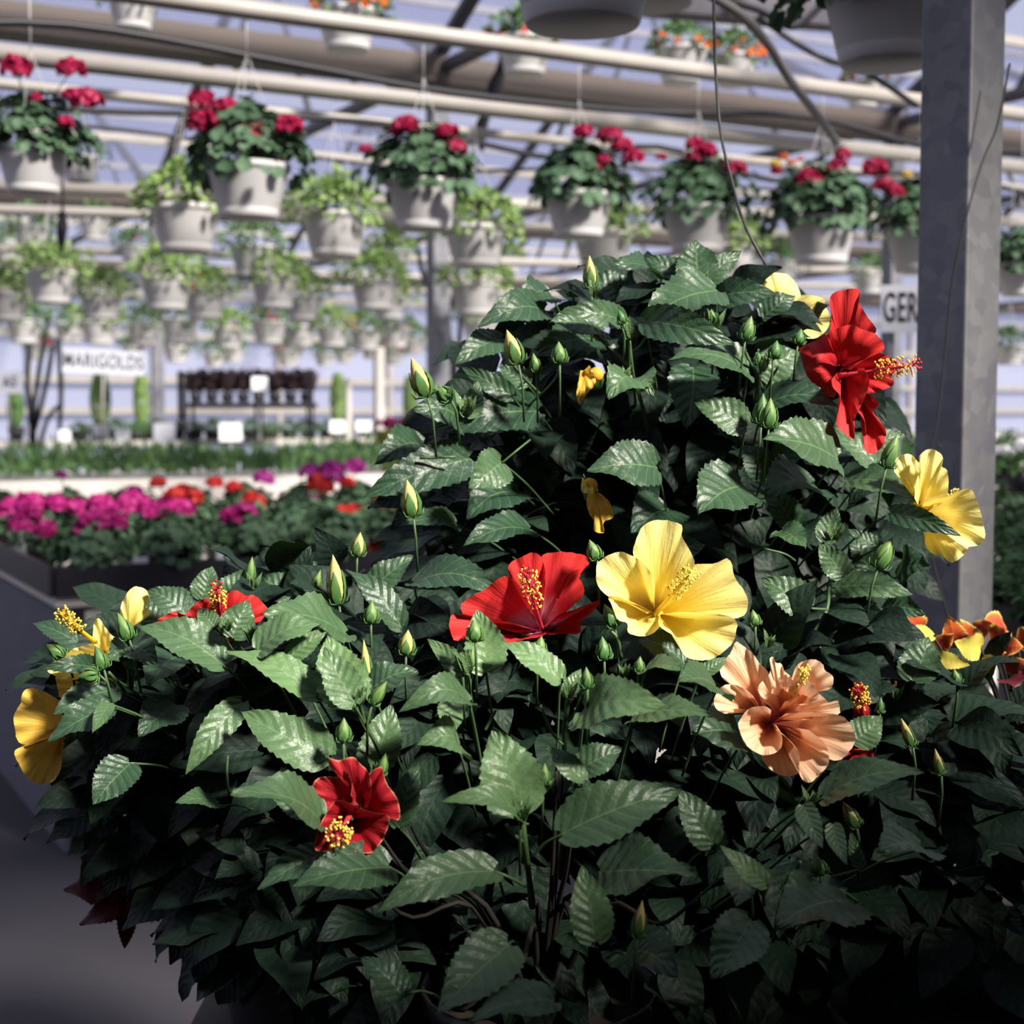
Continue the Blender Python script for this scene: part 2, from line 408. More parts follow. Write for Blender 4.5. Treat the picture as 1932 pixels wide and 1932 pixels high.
def oval_leaf(mb, c, d, nrm, L, W, m=0):
    d = np.asarray(d, float); d /= np.linalg.norm(d)+1e-9; s = np.cross(d, nrm); s /= np.linalg.norm(s)+1e-9; n = np.cross(s, d)
    V = [c, c+d*L*.35+s*W*.5, c+d*L*.75+s*W*.36, c+d*L-n*L*.12, c+d*L*.75-s*W*.36, c+d*L*.35-s*W*.5, c+d*L*.5-n*L*.07*-1]
    mb.add(V, [(0, 6, 1), (1, 6, 2), (2, 6, 3), (3, 6, 4), (4, 6, 5), (5, 6, 0)], m)

def mound(R, H, n, size, mat, droop=.25, disc=True, seed=1, name='foliage', extra=None):
    """a dome of leaves around the origin, filled out to radius R, with a skirt hanging over the rim"""
    rr = random.Random(seed); mb = MB()
    for i in range(n):
        a = rr.uniform(0, 2*math.pi); q = rr.random()**.5
        ph = rr.uniform(-.12, 1.0)*math.pi/2
        lump = 1 + .16*math.sin(a*3+seed) + .1*math.sin(a*5+2*seed)
        rad = R*lump*rr.uniform(.72, 1.0)
        c = np.array([rad*math.cos(ph)*math.cos(a), rad*math.cos(ph)*math.sin(a), H*lump*math.sin(ph)*rr.uniform(.7, 1) - (droop*R if ph < 0 else 0)*rr.random()])
        nrm = c/np.linalg.norm(c) + np.array([rr.uniform(-.5, .5), rr.uniform(-.5, .5), .6+rr.uniform(-.3, .3)])
        s = size*rr.uniform(.65, 1.2)
        if disc: disc_leaf(mb, c, nrm, s, rr=rr)
        else: oval_leaf(mb, c, c+np.array([rr.uniform(-.1, .1), rr.uniform(-.1, .1), rr.uniform(-.2, .1)]), nrm, s*2.2, s*1.5)
    return mb

def bloom(mb, c, r, rr, n=46, m=0, flat=.75):
    """a round geranium head: many small petals set on a ball"""
    c = np.asarray(c, float)
    for i in range(n):
        z = rr.uniform(-.35, 1); a = rr.uniform(0, 2*math.pi); q = math.sqrt(max(0, 1-z*z))
        nn = np.array([q*math.cos(a), q*math.sin(a), z*flat]); k = rr.uniform(.72, 1.0)
        disc_leaf(mb, c+nn*r*k, nn+np.array([rr.uniform(-.4, .4), rr.uniform(-.4, .4), rr.uniform(-.2, .4)]), r*rr.uniform(.24, .36), m, rr=rr, cup=.3)

POT_P = [(0, 0), (.089, 0), (.092, .004), (.0965, .024), (.0955, .026), (.098, .03), (.124, .140), (.126, .144), (.131, .146), (.134, .150), (.136, .166), (.131, .167), (.127, .150), (.121, .138), (0, .138)]
# ---------------------------------------------------------------- basket prototypes: the pot, its soil, foliage, wires
def pot_mesh():
    mb = MB(); mb.lathe((0, 0, 0), POT_P[:-1], 30); me = mb.build('basket', M['pot']); return me
proto = {}
def keep(o): o.hide_render = True; return o
potO = pot_mesh()
so = MB(); so.lathe((0, 0, 0), [(0, .140), (.119, .139)], 24); soilO = so.build('soil', M['soil'])
fol = [mound(.20, .16, 430, .027, None, seed=s).build('foliage', M['ger']) for s in (1, 2, 3)]
fol += [mound(.20, .12, 600, .017, None, droop=.2, disc=False, seed=s).build('foliage', M['lime']) for s in (4, 5, 6)]
fol += [mound(.195, .12, 460, .016, None, droop=.35, disc=False, seed=s).build('foliage', M['seedling']) for s in (7, 8)]
protos = [potO, soilO] + fol
def part_copy(o, parent, loc=(0, 0, 0), rz=0, s=1):
    c = o.copy(); COL.objects.link(c); c.parent = parent; c.location = loc; c.rotation_euler = (0, 0, rz); c.scale = (s, s, s)
    return c

def hanger(root, top, s=1.0, rim=.167, r=.127, th=.0014, n=3, mat='wire'):
    mb = MB(); b = wloc(root); hub = b + np.array([0, 0, min(top-b[2]-.05, .52*s)])
    for k in range(n):
        an = 2*math.pi*k/n + .5
        mb.tube([b+np.array([r*s*math.cos(an), r*s*math.sin(an), rim*s]), hub], th, 4)
    mb.tube([hub, np.array([b[0], b[1], top])], th*1.4, 4)
    return mb.build('hanger', M[mat], parent=root)

def basket(px, py_rim, wpx, Y, fi, label, group, top=None, line=None, heads=(), hcol='crimson', hr=.045, rot=None, dots=None, fs=1.0, name='hanging_basket'):
    """px, py_rim, wpx: rim centre and width as seen in the photo, Y: distance"""
    sz0 = wpx*Y/F
    Y = snap(px, Y) if top is None else Y
    if line: Y = line_at(line[0], line[1], px)[1]
    s = (wpx*Y/F)/.272; c = P(px, py_rim, Y); base = c - np.array([0, 0, .150*s])
    root = empty(name, base, label, 'hanging basket', group)
    rr = random.Random(int(px*7+py_rim)); rz = rr.uniform(0, 6.28) if rot is None else rot
    part_copy(potO, root, rz=rz, s=s); part_copy(soilO, root, s=s)
    f = part_copy(fol[fi], root, loc=(0, 0, .185*s), rz=rz, s=s*fs)
    if top is None: top = ZP
    if top > base[2]+.2: hanger(root, top, s, mat='wire')
    for k, h in enumerate(heads):
        hx, hy, hrpx = h[:3]; dY = h[3] if len(h) > 3 else -.10
        col = h[4] if len(h) > 4 else hcol
        q = P(hx, hy, Y+dY); mb = MB(); bloom(mb, q, 1.28*hrpx*Y/F, rr, 60)
        mb.tube([q, (q+base)/2+np.array([0, 0, .1]), base+np.array([0, 0, .15*s])], .0025, 4, m=1)
        mb.build('flower_head', [M[col], M['stem']], parent=root)
    if dots:
        col, n, sz = dots
        for k in range(n):
            a = rr.uniform(0, 6.28); q = rr.uniform(.5, 1); z = rr.uniform(-.02, .10)
            cc = base+np.array([.185*s*q*math.cos(a), .185*s*q*math.sin(a), .17*s+z*s*1.2*(1.15-q*.8)])
            mb = MB()
            for j in range(5): disc_leaf(mb, cc+np.array([rr.uniform(-sz, sz) for _ in range(3)])*.7, (rr.uniform(-1, 1), -1, rr.uniform(0, 1)), sz, rr=rr)
            mb.build('flower', M[col], parent=root)
    return root

G1 = 'white hanging baskets of red geraniums on the nearest pipe'
def y1(px): return line_at(PIPES[0][0], A0, px)[1]
def y2(px): return line_at(PIPES[1][0], A0, px)[1]
basket(62, 288, 130*1.05, 4.45, 0, 'white hanging basket with dark geranium and crimson heads, cut by the left edge', G1, heads=[(30, 128, 24), (135, 132, 22), (165, 190, 24), (125, 232, 13), (68, 185, 10), (135, 180, 14)])
basket(468, 322, 160, y1(468), 1, 'white basket with crimson geranium, fully seen, left of three above the pale trunk', G1, heads=[(380, 190, 20), (425, 203, 20), (385, 228, 24), (372, 240, 14), (474, 255, 23), (545, 238, 21)], dots=('orange', 5, .012))
basket(800, 352, 146, y1(800), 2, 'white basket of crimson geranium hanging right over the dark forked stem', G1, heads=[(765, 237, 20), (745, 250, 9), (845, 250, 18), (860, 280, 17), (805, 292, 10), (690, 282, 10)])
basket(1092, 374, 132, y1(1092), 0, 'white basket of crimson geranium above the tall hibiscus top left, heads trailing right', G1, heads=[(1100, 250, 16), (1152, 258, 19), (1172, 275, 16), (1195, 298, 17), (1138, 302, 10), (1125, 315, 9)], rot=2.2)
basket(1316, 400, 137, y1(1316), 1, 'white basket of crimson geranium directly above the hibiscus tip, behind black cable', G1, heads=[(1310, 275, 15), (1332, 285, 17), (1310, 295, 12), (1388, 318, 16), (1248, 297, 8)], rot=4)
basket(1550, 420, 140, y1(1550), 2, 'white basket with dark red and orange blooms, rightmost fully seen before steel post', G1, heads=[(1590, 292, 13, -.1, 'crimson'), (1583, 308, 13), (1570, 322, 13), (1527, 338, 19), (1478, 296, 8, -.1, 'orange'), (1494, 307, 7, -.1, 'orange'), (1462, 310, 8, -.1, 'yellowbloom'), (1465, 322, 9), (1510, 300, 5, -.1, 'orange')], rot=1)
basket(1735, 440, 130, y1(1700), 0, 'shaded geranium basket mostly hidden behind the steel post, dark red blooms at its left', G1, heads=[(1652, 318, 20, -.1, 'crimson'), (1670, 350, 16), (1690, 362, 14), (1655, 352, 11), (1712, 330, 8, -.1, 'yellowbloom')], rot=3)

G2 = 'white hanging baskets of light green foliage on the second pipe'
l2 = ['between the two leftmost red baskets', 'between the second and third red baskets', 'behind the pot over the forked stem', 'peeping out above the hibiscus left shoulder', 'mostly hidden above the hibiscus tip']
for (px, py, wd), fi, lb in zip([(350, 398, 138), (632, 412, 130), (897, 435, 122), (1138, 448, 115), (1375, 470, 100)], (3, 4, 5, 3, 4), l2):
    basket(px, py, wd, y2(px), fi, 'white basket of pale green leaves, second row, '+lb, G2)
basket(150, 300, 75, 6.4, 6, 'small white basket of dark leaves just right of the leftmost red geranium', G2)

G3 = 'white baskets of bright green foliage in the third row'
def yr(py, h=.79): return h*F/(py-775)*-1
o3 = ['leftmost, partly cut off', 'with thick foliage', 'its pot set a little lower', 'with red specks', 'low with orange flowers', 'hung alone', 'low and small, right of the lone one', 'bright and wide', 'close below the bright wide one', 'beside the dark forked stem']
c3 = [(15, 560, 75), (96, 518, 92), (190, 556, 78), (314, 528, 96), (388, 555, 78), (518, 530, 88), (570, 562, 72), (706, 532, 88), (735, 562, 68), (896, 540, 92)]
for k, ((px, py, wd), ds) in enumerate(zip(c3, o3)):
    Y = yr(py); wd *= 1.06
    basket(px, py, wd, Y, 3+k % 3, 'white basket of bright green leaves, third row, %s' % ds, G3, dots=('scarlet', 5, .012) if k in (3, 4) else None)

G4 = 'small white baskets in the fourth row'
c4 = [(46, 608, 68), (132, 612, 58), (188, 610, 68), (270, 615, 62), (340, 605, 72), (430, 622, 60), (507, 610, 66), (566, 618, 60), (628, 618, 62), (690, 625, 60), (745, 622, 58), (905, 600, 70)]
d4 = ['leftmost under the thick green basket', 'next right, small and pale', 'left above the marigold sign', 'right above the marigold sign', 'wide one right of the sign', 'with crimson specks', 'with rusty leaves, bright pot', 'tucked behind the rusty one', 'with scarlet flowers', 'in brown leaves right of the scarlet one', 'last before the forked stem', 'right of the forked stem, by the hibiscus']
for k, ((px, py, wd), ds) in enumerate(zip(c4, d4)):
    Y = (12.3, 13.9)[k % 2]
    basket(px, py, wd*1.05, Y, (6, 7, 3)[k % 3], 'small white basket, fourth row, %s' % ds, G4, dots=(('scarlet', 'crimson', 'scarlet')[k % 3], 6, .014) if k > 4 else (('magenta', 5, .012) if k == 2 else None))

G5 = 'tiny white baskets in the farthest low row'
c5 = [(68, 652, 46), (333, 656, 50), (250, 656, 40), (405, 668, 44), (440, 660, 42), (545, 664, 48), (612, 668, 40), (650, 662, 40), (740, 662, 46), (780, 640, 50), (700, 655, 40), (1240, 640, 40)]
d5 = ['leftmost beside dark stalks', 'round bright one right of the marigold sign', 'just above the sign corner', 'pale green tuft', 'between pale tuft and the white card', 'bright pot near the rail', 'small and shaded', 'with crimson bloom on top', 'very bright, right of the white post', 'beside the dark forked stem', 'touching the white post', 'hidden by the hibiscus']
for k, ((px, py, wd), ds) in enumerate(zip(c5[:-1], d5)):
    basket(px, py, wd, 15.8, (6, 7)[k % 2], 'tiny white basket, farthest row, %s' % ds, G5, dots=('magenta' if k % 2 else 'crimson', 6, .02) if k in (0, 1, 2, 5, 7, 8) else None)

G6 = 'white baskets hanging between the rows, half hidden'
for px, py, wd, fi, lb in [(1470, 500, 75, 6, 'below and left of the ringed pot'), (1190, 520, 55, 3, 'small, over the hibiscus left shoulder'), (1640, 520, 62, 7, 'between ringed pot and thin post'),
                           (60, 430, 70, 7, 'behind the leftmost basket'), (180, 420, 60, 6, 'small, below the long pale pipe at left'), (255, 468, 62, 6, 'dark leaves, left of the first green basket'), (480, 470, 95, 7, 'dark wide foliage under the first crimson basket'), (740, 480, 72, 3, 'pale, left under the forked stem basket'), (958, 490, 50, 3, 'small tuft, right of the third green basket'), (20, 460, 60, 6, 'shaded at the left edge')]:
    basket(px, py, wd, .27*F/wd*1.03, fi, 'white basket, half hidden, %s' % lb, G6, dots=('crimson', 4, .015) if fi == 6 else None)

G0 = 'white baskets of small orange red flowers hung high near the roof'
for px, py, wd, lb in [(655, 28, 118, 'leftmost, rim in full view'), (990, 80, 108, 'tucked under the big near pot'), (1285, 100, 102, 'left of the close pair beside the black cable'), (1385, 112, 88, 'right of the close pair beside the black cable'), (1628, 162, 72, 'under the big dark near pot'), (250, 2, 95, 'at the top left under the roof')]:
    Y = .27*F/wd; basket(px, py, wd, Y, 7 if px != 250 else 6, 'high white basket of orange red flowers, %s' % lb, G0, top=3.95, line=HIGH, dots=('orange' if px % 2 else 'scarlet', 16, .013), fs=.92)

GN = 'big near pots seen from below at the top of the frame'
def nearpot(px, py, Y, s, lab, fi=0, v=2.17, zt=2.95):
    base = P(px, py, line_at(UV(0, v, 2), A0, px)[1]); root = empty('hanging_basket', base, lab, 'hanging basket', GN)
    part_copy(potO, root, s=s, rz=.4); part_copy(soilO, root, s=s); part_copy(fol[fi], root, (0, 0, .165*s), 1, s)
    hanger(root, zt, s)
nearpot(1099, 49, 2.4, 1.07, 'large pale pot close overhead, its round grey underside facing down', 0)
nearpot(1222, 8, 2.75, 1.12, 'pot behind the large overhead one, only its lower right edge showing', 1, 2.85, 3.05)
nearpot(1675, 122, 2.9, 1.0, 'large dark shaded pot with a ring line, cut off by the steel post', 2)

# ---------------------------------------------------------------- benches, skirts, far things
def bench(u0, u1, v0, v1, z, lab, skirt='paint', th=.05):
    c = UV((u0+u1)/2, (v0+v1)/2, 0); root = empty('bench', c, lab, 'bench')
    mb = MB(); mb.box(c+np.array([0, 0, z-th/2]), u1-u0, v1-v0, th, A0); mb.build('bench_top', M[skirt], parent=root, smooth=False)
    for a in (u0+.1, (u0+u1)/2, u1-.1):
        for b in (v0+.1, v1-.1):
            mb = MB(); mb.box(UV(a, b, (z-th)/2), .05, .05, z-th, A0); mb.build('leg', M['galv'], parent=root, smooth=False)
    return root
cN = P(105, 1130, 4.8); uN = cN.dot(Uu); vN = cN.dot(Vv)
zN = cN[2]+.02
bN = bench(uN, uN+9.5, vN, vN+2.3, zN, 'near bench of magenta and red geraniums with pale panelled side')
mb = MB(); mb.box(UV(uN+4.75, vN+.03, zN*.5-.03), 9.3, .02, zN-.08, A0); mb.build('side_panel', M['paint'], parent=bN, smooth=False)
mb = MB(); mb.box(UV(uN+.03, vN+1.15, zN*.5-.03), .02, 2.2, zN-.08, A0); mb.build('end_panel', M['greyhose'] if 0 else simple('grey_panel', (.10, .10, .125), .7), parent=bN, smooth=False)
zF = 1.0; YF = 2760*.5/137.0
cF = P(0, 912, YF); cF2 = P(700, 892, YF*137/117)
uF, vF = cF.dot(Uu), (cF.dot(Vv)+cF2.dot(Vv))/2
bF = bench(uF-2, uF+12, vF, vF+1.6, zF, 'far bench of fine green seedlings with a broad beige front board')
mb = MB(); mb.box(UV(uF+5, vF-.02, zF-.14), 14, .03, .28, A0); mb.build('front_board', M['board'], parent=bF, smooth=False)
zG = 1.22
bG = bench(uF-2, uF+14, vF+3.0, vF+4.5, zG, 'last bench before the far wall holding small plants and cards')

mb = MB(); mb.box(UV(uN+4.75, vN-.01, zN+.035), 9.5, .02, .10, A0); mb.box(UV(uN-.01, vN+1.15, zN+.035), .02, 2.3, .10, A0); mb.build('tray_rim', M['potdark'], parent=bN, smooth=False)
# fine seedlings on the far bench: nobody could count them
mb = MB(); rr = random.Random(3)
for k in range(9000):
    u = rr.uniform(uF-1.6, uF+11.5); v = vF + .05 + 1.45*rr.random()**1.6; h = .19*rr.uniform(.5, 1.15)*(1+.15*math.sin(u*3))
    c = UV(u, v, zF+h*rr.uniform(.1, 1)); oval_leaf(mb, c, (rr.uniform(-.6, .6), rr.uniform(-.6, .3), 1), (rr.uniform(-1, 1), -1, .5), .085, .028)
mb.build('seedlings', M['seedling'], loc=UV(uF+4, vF+.7, zF), label='dense strip of fine green seedlings along the far bench', category='seedlings', kind='stuff')

# geraniums on the near bench
ordw0 = ['first', 'second', 'third', 'fourth']
def ger_plant(base, heads, label, group, seed, hcol='magenta', fmat=0, s=1.0):
    rr = random.Random(seed); root = empty('potted_geranium', base, label, 'geranium', group)
    mb = MB(); mb.lathe(base, [(0, 0), (.052, 0), (.066, .105), (.070, .105), (.070, .118), (.064, .118), (.062, .10), (0, .10)], 14); mb.build('pot', M['potdark'], parent=root)
    f = part_copy(fol[fmat], root, (0, 0, .12), rr.uniform(0, 6), .72*s)
    for h in heads:
        px, py, r, Y = h[:4]; q = P(px, py, Y); col = h[4] if len(h) > 4 else hcol
        m2 = MB(); bloom(m2, q, r*Y/F, rr, 60); b = base+np.array([0, 0, .12])
        m2.tube([q, np.array([q[0]*.6+b[0]*.4, q[1]*.6+b[1]*.4, q[2]-.07]), b], .003, 4, m=1)
        m2.build('flower_head', [M[col], M['stem']], parent=root)
    return root
def on_bench(px, v):      # point of the near bench at picture column px in the row v
    return line_at(UV(0, v, zN), A0, px)
rows = [.10, .55, .95, 1.40, 1.85]
HEADS = {0: [(45, 990, 30), (85, 1000, 26), (150, 1004, 22), (182, 985, 35), (215, 985, 30), (440, 975, 26), (460, 966, 26), (712, 1029, 22, 'scarlet'), (738, 1026, 14, 'scarlet'), (55, 968, 26)],
         1: [(25, 955, 24), (60, 948, 30), (108, 952, 28), (150, 960, 26), (192, 955, 30), (240, 958, 26), (290, 968, 26), (318, 960, 28), (345, 960, 26), (648, 968, 20, 'scarlet'), (675, 966, 22, 'scarlet'), (729, 948, 22, 'scarlet')],
         2: [(245, 942, 24), (330, 935, 22, 'scarlet'), (365, 938, 20, 'scarlet'), (475, 948, 26, 'scarlet'), (590, 942, 14, 'purple'), (10, 965, 22), (272, 950, 20)],
         3: [(298, 912, 17, 'scarlet'), (345, 928, 20, 'scarlet'), (440, 920, 18, 'scarlet'), (605, 920, 26, 'scarlet'), (655, 912, 16, 'scarlet'), (255, 930, 18, 'purple')],
         4: [(405, 912, 18, 'scarlet'), (498, 905, 22, 'purple'), (586, 892, 22, 'purple'), (600, 904, 24, 'scarlet'), (624, 888, 26, 'purple'), (640, 905, 16, 'purple'), (668, 882, 24, 'purple'), (116, 897, 12, 'purple'), (755, 908, 18, 'purple')]}
cols_word = {'magenta': 'magenta', 'scarlet': 'red', 'purple': 'purple pink'}
depthw = ['front row', 'second row', 'middle row', 'fourth row', 'back row']
ordw = ['first', 'second', 'third', 'fourth', 'fifth', 'sixth', 'seventh', 'eighth', 'ninth', 'tenth', 'eleventh', 'twelfth', 'thirteenth']
for ri, vo in enumerate(rows):
    u = uN+.14+(.1 if ri % 2 else 0); bases = []
    while u < uN+3.0: bases.append(UV(u, vN+vo, zN)); u += .285
    hd = {k: [] for k in range(len(bases))}
    pxs = [966+F*b[0]/((b-CAM).dot(FWD)) for b in bases]
    for h in HEADS[ri]:
        k = min(range(len(bases)), key=lambda i: abs(pxs[i]-h[0])); hd[k].append((h[0], h[1], h[2], bases[k][1]-.03, h[3] if len(h) > 3 else 'magenta'))
    for k, b in enumerate(bases):
        c = cols_word[hd[k][0][4]] if hd[k] else None
        lab = 'geranium with %s heads, %s from left, %s, near bench' % (c, ordw[k], depthw[ri]) if c else 'leafy geranium without blooms, %s from left, %s, near bench' % (ordw[k], depthw[ri])
        ger_plant(b, hd[k], lab, 'geraniums in black pots on the near bench', 100*ri+k, fmat=k % 3)
# and the part of that bench seen through gaps right of the hibiscus
for k, (px, py, col, vo) in enumerate([(1455, 880, 'purple', 1.9), (1475, 900, 'magenta', 1.5), (1568, 908, 'purple', 1.9), (1545, 905, 'magenta', 1.5), (1610, 985, 'scarlet', .5), (1690, 1010, 'scarlet', .2), (1720, 1012, 'scarlet', .16), (1680, 905, 'magenta', 1.9), (1700, 920, 'magenta', 1.6), (1600, 1000, 'scarlet', .9), (1925, 920, 'magenta', 1.2), (1905, 885, 'crimson', 1.8), (1915, 1040, 'crimson', .3)]):
    b = on_bench(px, vN+vo)
    ger_plant(b, [(px, py, 24*5/b[1]*1.2, b[1]-.05, col)], 'geranium with one %s head glimpsed %s, %s' % ({'purple': 'purple pink', 'magenta': 'magenta', 'scarlet': 'red', 'crimson': 'dark red'}[col], ('through the tall hibiscus' if px < 1560 else 'between hibiscus and steel post') if px < 1730 else 'right of the steel post', ['topmost', 'just below it', 'beside the drooping petals', 'left of those petals', 'beside the lone pale bud', 'touching the post low down', 'nearest the post', 'higher, by yellow bloom', 'under yellow bloom', 'low, left', 'pink at frame edge', 'below the white flowers', 'lowest at frame edge'][k]), 'geraniums glimpsed at the right end of the near bench', 900+k, fmat=k % 3)
# white plant tags standing in the front pots
for k, (px, py) in enumerate([(187, 1068), (422, 1052), (512, 1040), (265, 1062)]):
    b = on_bench(px, vN-.0); q = P(px, py, b[1]); mb = MB()
    mb.box(q, .05, .003, .04, A0-.2); mb.box(q-np.array([0, 0, .045]), .012, .003, .06, A0-.2)
    mb.build('plant_tag', M['sign'], loc=q, label='small pale plant tag in the front pots, %s from the left' % ordw[k], category='plant tag', group='plant tags along the near bench', smooth=False)

# white flower band and dark plants right of the post
for k, (px, py, Y, col, n) in enumerate([(1895, 845, 7.2, 'whitebloom', 5), (1925, 870, 7.0, 'whitebloom', 5), (1905, 820, 8.5, 'whitebloom', 4)]):
    b = P(px, py+60, Y); root = empty('flowering_plant', b, 'plant with clustered white flowers right of the steel post, %s' % ['upper left one', 'lower right one', 'farthest one'][k], 'plant', 'white flowering plants right of the post')
    mb = MB(); mb.lathe(b, [(0, 0), (.06, 0), (.08, .1), (.075, .1), (0, .09)], 12); mb.build('pot', M['potdark'], parent=root)
    part_copy(fol[6], root, (0, 0, .1), k, .75); rr = random.Random(k)
    for j in range(n):
        mb = MB(); bloom(mb, b+np.array([rr.uniform(-.12, .12), rr.uniform(-.1, .1), .16+rr.uniform(0, .05)]), .04, rr, 30); mb.build('flower_head', M[col], parent=root)
basket(1925, 505, 95, 4.6, 2, 'dark shaded basket at the right edge beyond the steel post', G6+' right', dots=('yellowbloom', 1, .01))
basket(1905, 655, 60, 7.4, 7, 'second shaded basket beyond the post, lower and smaller', G6+' right')

q = P(2010, 1200, 3.6); us, vs = q.dot(Uu), q.dot(Vv)
bS = bench(us-.24, us+1.6, vs-.3, vs+.9, q[2], 'dark small bench of leafy plants at the right edge beyond the post', skirt='wood')
rs = random.Random(4)
for k in range(12):
    b = UV(us-.14+.27*(k % 4), vs-.16+.36*(k//4), q[2]); r2 = empty('leafy_pot_plant', b, 'dark leafy pot plant at right edge, %s row of small bench, %s from left' % (['front', 'middle', 'back'][k//4], ordw0[k % 4]), 'plant', 'leafy plants on the small bench at right')
    mb = MB(); mb.lathe(b, [(0, 0), (.05, 0), (.065, .11), (0, .10)], 12); mb.build('pot', M['potdark'], parent=r2)
    part_copy(fol[6+k % 2], r2, (0, 0, .12), k, .85+.2*rs.random())
# far things before the lavender wall
def put(px, py, Y): return P(px, py, Y)
for k, (px, py, wd, h, Y) in enumerate([(490, 724, 30, 26, 13), (435, 815, 42, 34, 12.6), (232, 822, 28, 26, 12.8), (190, 813, 32, 24, 13.2), (310, 815, 44, 34, 13.4), (637, 805, 30, 24, 12.8), (686, 804, 30, 20, 12.9), (122, 822, 22, 22, 12.5)]):
    q = put(px, py, Y); mb = MB(); a = .35 if k not in (3, 4) else -.25
    mb.box(q, wd*Y/F, .006, h*Y/F, a)
    r = mb.build('price_card', M['card' if k not in (3, 4) else 'sign'], loc=q, smooth=False, label='white card standing far off, %s' % ['high one on a thin stem by the dark rack', 'brightest and largest, above the seedlings', 'tilted one under the marigold sign', 'greyish one left under the sign pole', 'wide greyish one right of the sign pole', 'bright one left of the white post', 'low one just left of the white post', 'leftmost by the dark stalks'][k], category='card', group='white price cards on the far benches')
    mb = MB(); mb.tube([q-np.array([0, -.01, h*Y/F/2]), np.array([q[0], q[1]+.01, zF])], .006, 5); mb.build('stake', M['pipe'], parent=r)
for k, (px, y0, y1_, wd, Y) in enumerate([(715, 655, 838, 16, 14.4), (657, 715, 835, 9, 14.5), (340, 700, 860, 9, 14.4)]):
    a, b = put(px, y0, Y), put(px, y1_+10, Y)
    mb = MB(); mb.box((a[0], a[1], a[2]/2), wd*Y/F, wd*Y/F, a[2], A0)
    mb.build('upright_post', M['paint' if k < 2 else 'black'], smooth=False, label=['cream painted upright post on the far bench, thickest and tallest', 'thin pale upright between white cards', 'thin black upright left of the dark plant rack'][k], category='post')
for k, (px, y0, y1_, wd, Y) in enumerate([(190, 712, 795, 34, 1), (268, 712, 795, 26, 1), (638, 712, 800, 26, 1), (775, 715, 780, 26, 1), (30, 745, 800, 26, 1)]):
    Y = line_at(UV(0, vF+3.6, 1.3), A0, px)[1]; a, b = put(px, y0, Y), put(px, y1_, Y); base = b*1.0; base[2] = zG; b[2] = zG+.12; H = a[2]-b[2]
    root = empty('potted_conifer', base, 'small narrow green conifer, %s' % ['left of the marigold sign pole', 'right of the marigold sign pole', 'left of the cream post', 'behind the yellow bud, by the olive pot', 'dark one below the left edge sign'][k], 'conifer', 'narrow green conifers before the far wall')
    mb = MB(); mb.lathe(base, [(0, 0), (.06, 0), (.08, .13), (0, .12)], 12); mb.build('pot', M['potdark'], parent=root)
    mb = MB(); rr = random.Random(k)
    for j in range(420):
        t = rr.random(); r = wd/2*Y/F*(math.sin(math.pi*min(1, t*.8+.12)))**.7; an = rr.uniform(0, 6.28)
        c = b+np.array([r*math.cos(an), r*math.sin(an), H*t]); oval_leaf(mb, c, (math.cos(an)*.4, math.sin(an)*.4, 1), (math.cos(an), math.sin(an), .2), .06, .03)
    mb.build('foliage', M['lime' if k != 4 else 'seedling'], parent=root)
# dark rack of plants
Y = 13.6; a = put(350, 705, Y); b = put(590, 765, Y); c = put(350, 850, Y)
root = empty('plant_rack', np.array([(a[0]+b[0])/2, Y, 0]), 'dark metal rack of shaded brown plants before the far wall', 'rack')
mb = MB()
for x in (a[0], (a[0]*.45+b[0]*.55), b[0]*.96+a[0]*.04):
    for dy in (0, .3): mb.box((x, Y+dy, a[2]/2), .025, .025, a[2])
mb.box(((a[0]+b[0])/2, Y, a[2]), b[0]-a[0], .02, .02); mb.box(((a[0]+b[0])/2, Y+.3, a[2]), b[0]-a[0], .02, .02)
mb.build('frame', M['black'], parent=root, smooth=False)
mb = MB(); mb.box(((a[0]+b[0])/2, Y+.15, b[2]), b[0]-a[0], .34, .05); mb.build('shelf', M['black'], parent=root, smooth=False)
M['brownleaf'] = simple('brown_foliage', (.055, .03, .035), .7, scale=20, var=.3)
rr = random.Random(5)
for k in range(8):
    q = np.array([a[0]+(b[0]-a[0])*(k+.5)/8, Y+.1, b[2]+.03]); r2 = empty('rack_plant', q, 'dark brownish plant on the far rack, %s from the left' % ordw[k], 'plant', 'dark plants on the far rack')
    mb = MB(); mb.lathe(q, [(0, 0), (.05, 0), (.06, .09), (0, .08)], 10); mb.build('pot', M['potdark'], parent=r2)
    mb = MB()
    for j in range(90):
        an = rr.uniform(0, 6.28); e = rr.random(); cc = q+np.array([.09*math.cos(an)*e, .09*math.sin(an)*e, .08+.16*rr.random()]); oval_leaf(mb, cc, (math.cos(an)*.8, math.sin(an)*.8, 1), (math.cos(an), math.sin(an), .3), .10, .06)
    mb.build('foliage', M['brownleaf'], parent=r2)
# low bushy greens along the last bench
for k in range(18):
    px = 150+k*36; q = line_at(UV(0, vF+3.3, zG), A0, px); r2 = empty('potted_herb', q, 'low bushy green pot plant on the last bench, %s' % ('leftmost' if k == 0 else 'number %s from the left' % (ordw+['fourteenth', 'fifteenth', 'sixteenth', 'seventeenth', 'eighteenth'])[k]), 'plant', 'low green pot plants on the last bench')
    mb = MB(); mb.lathe(q, [(0, 0), (.07, 0), (.09, .1), (0, .09)], 10); mb.build('pot', M['potdark'], parent=r2)
    part_copy(fol[6+k % 2], r2, (0, 0, .09), k, .6+.25*(k*7 % 5)/5)
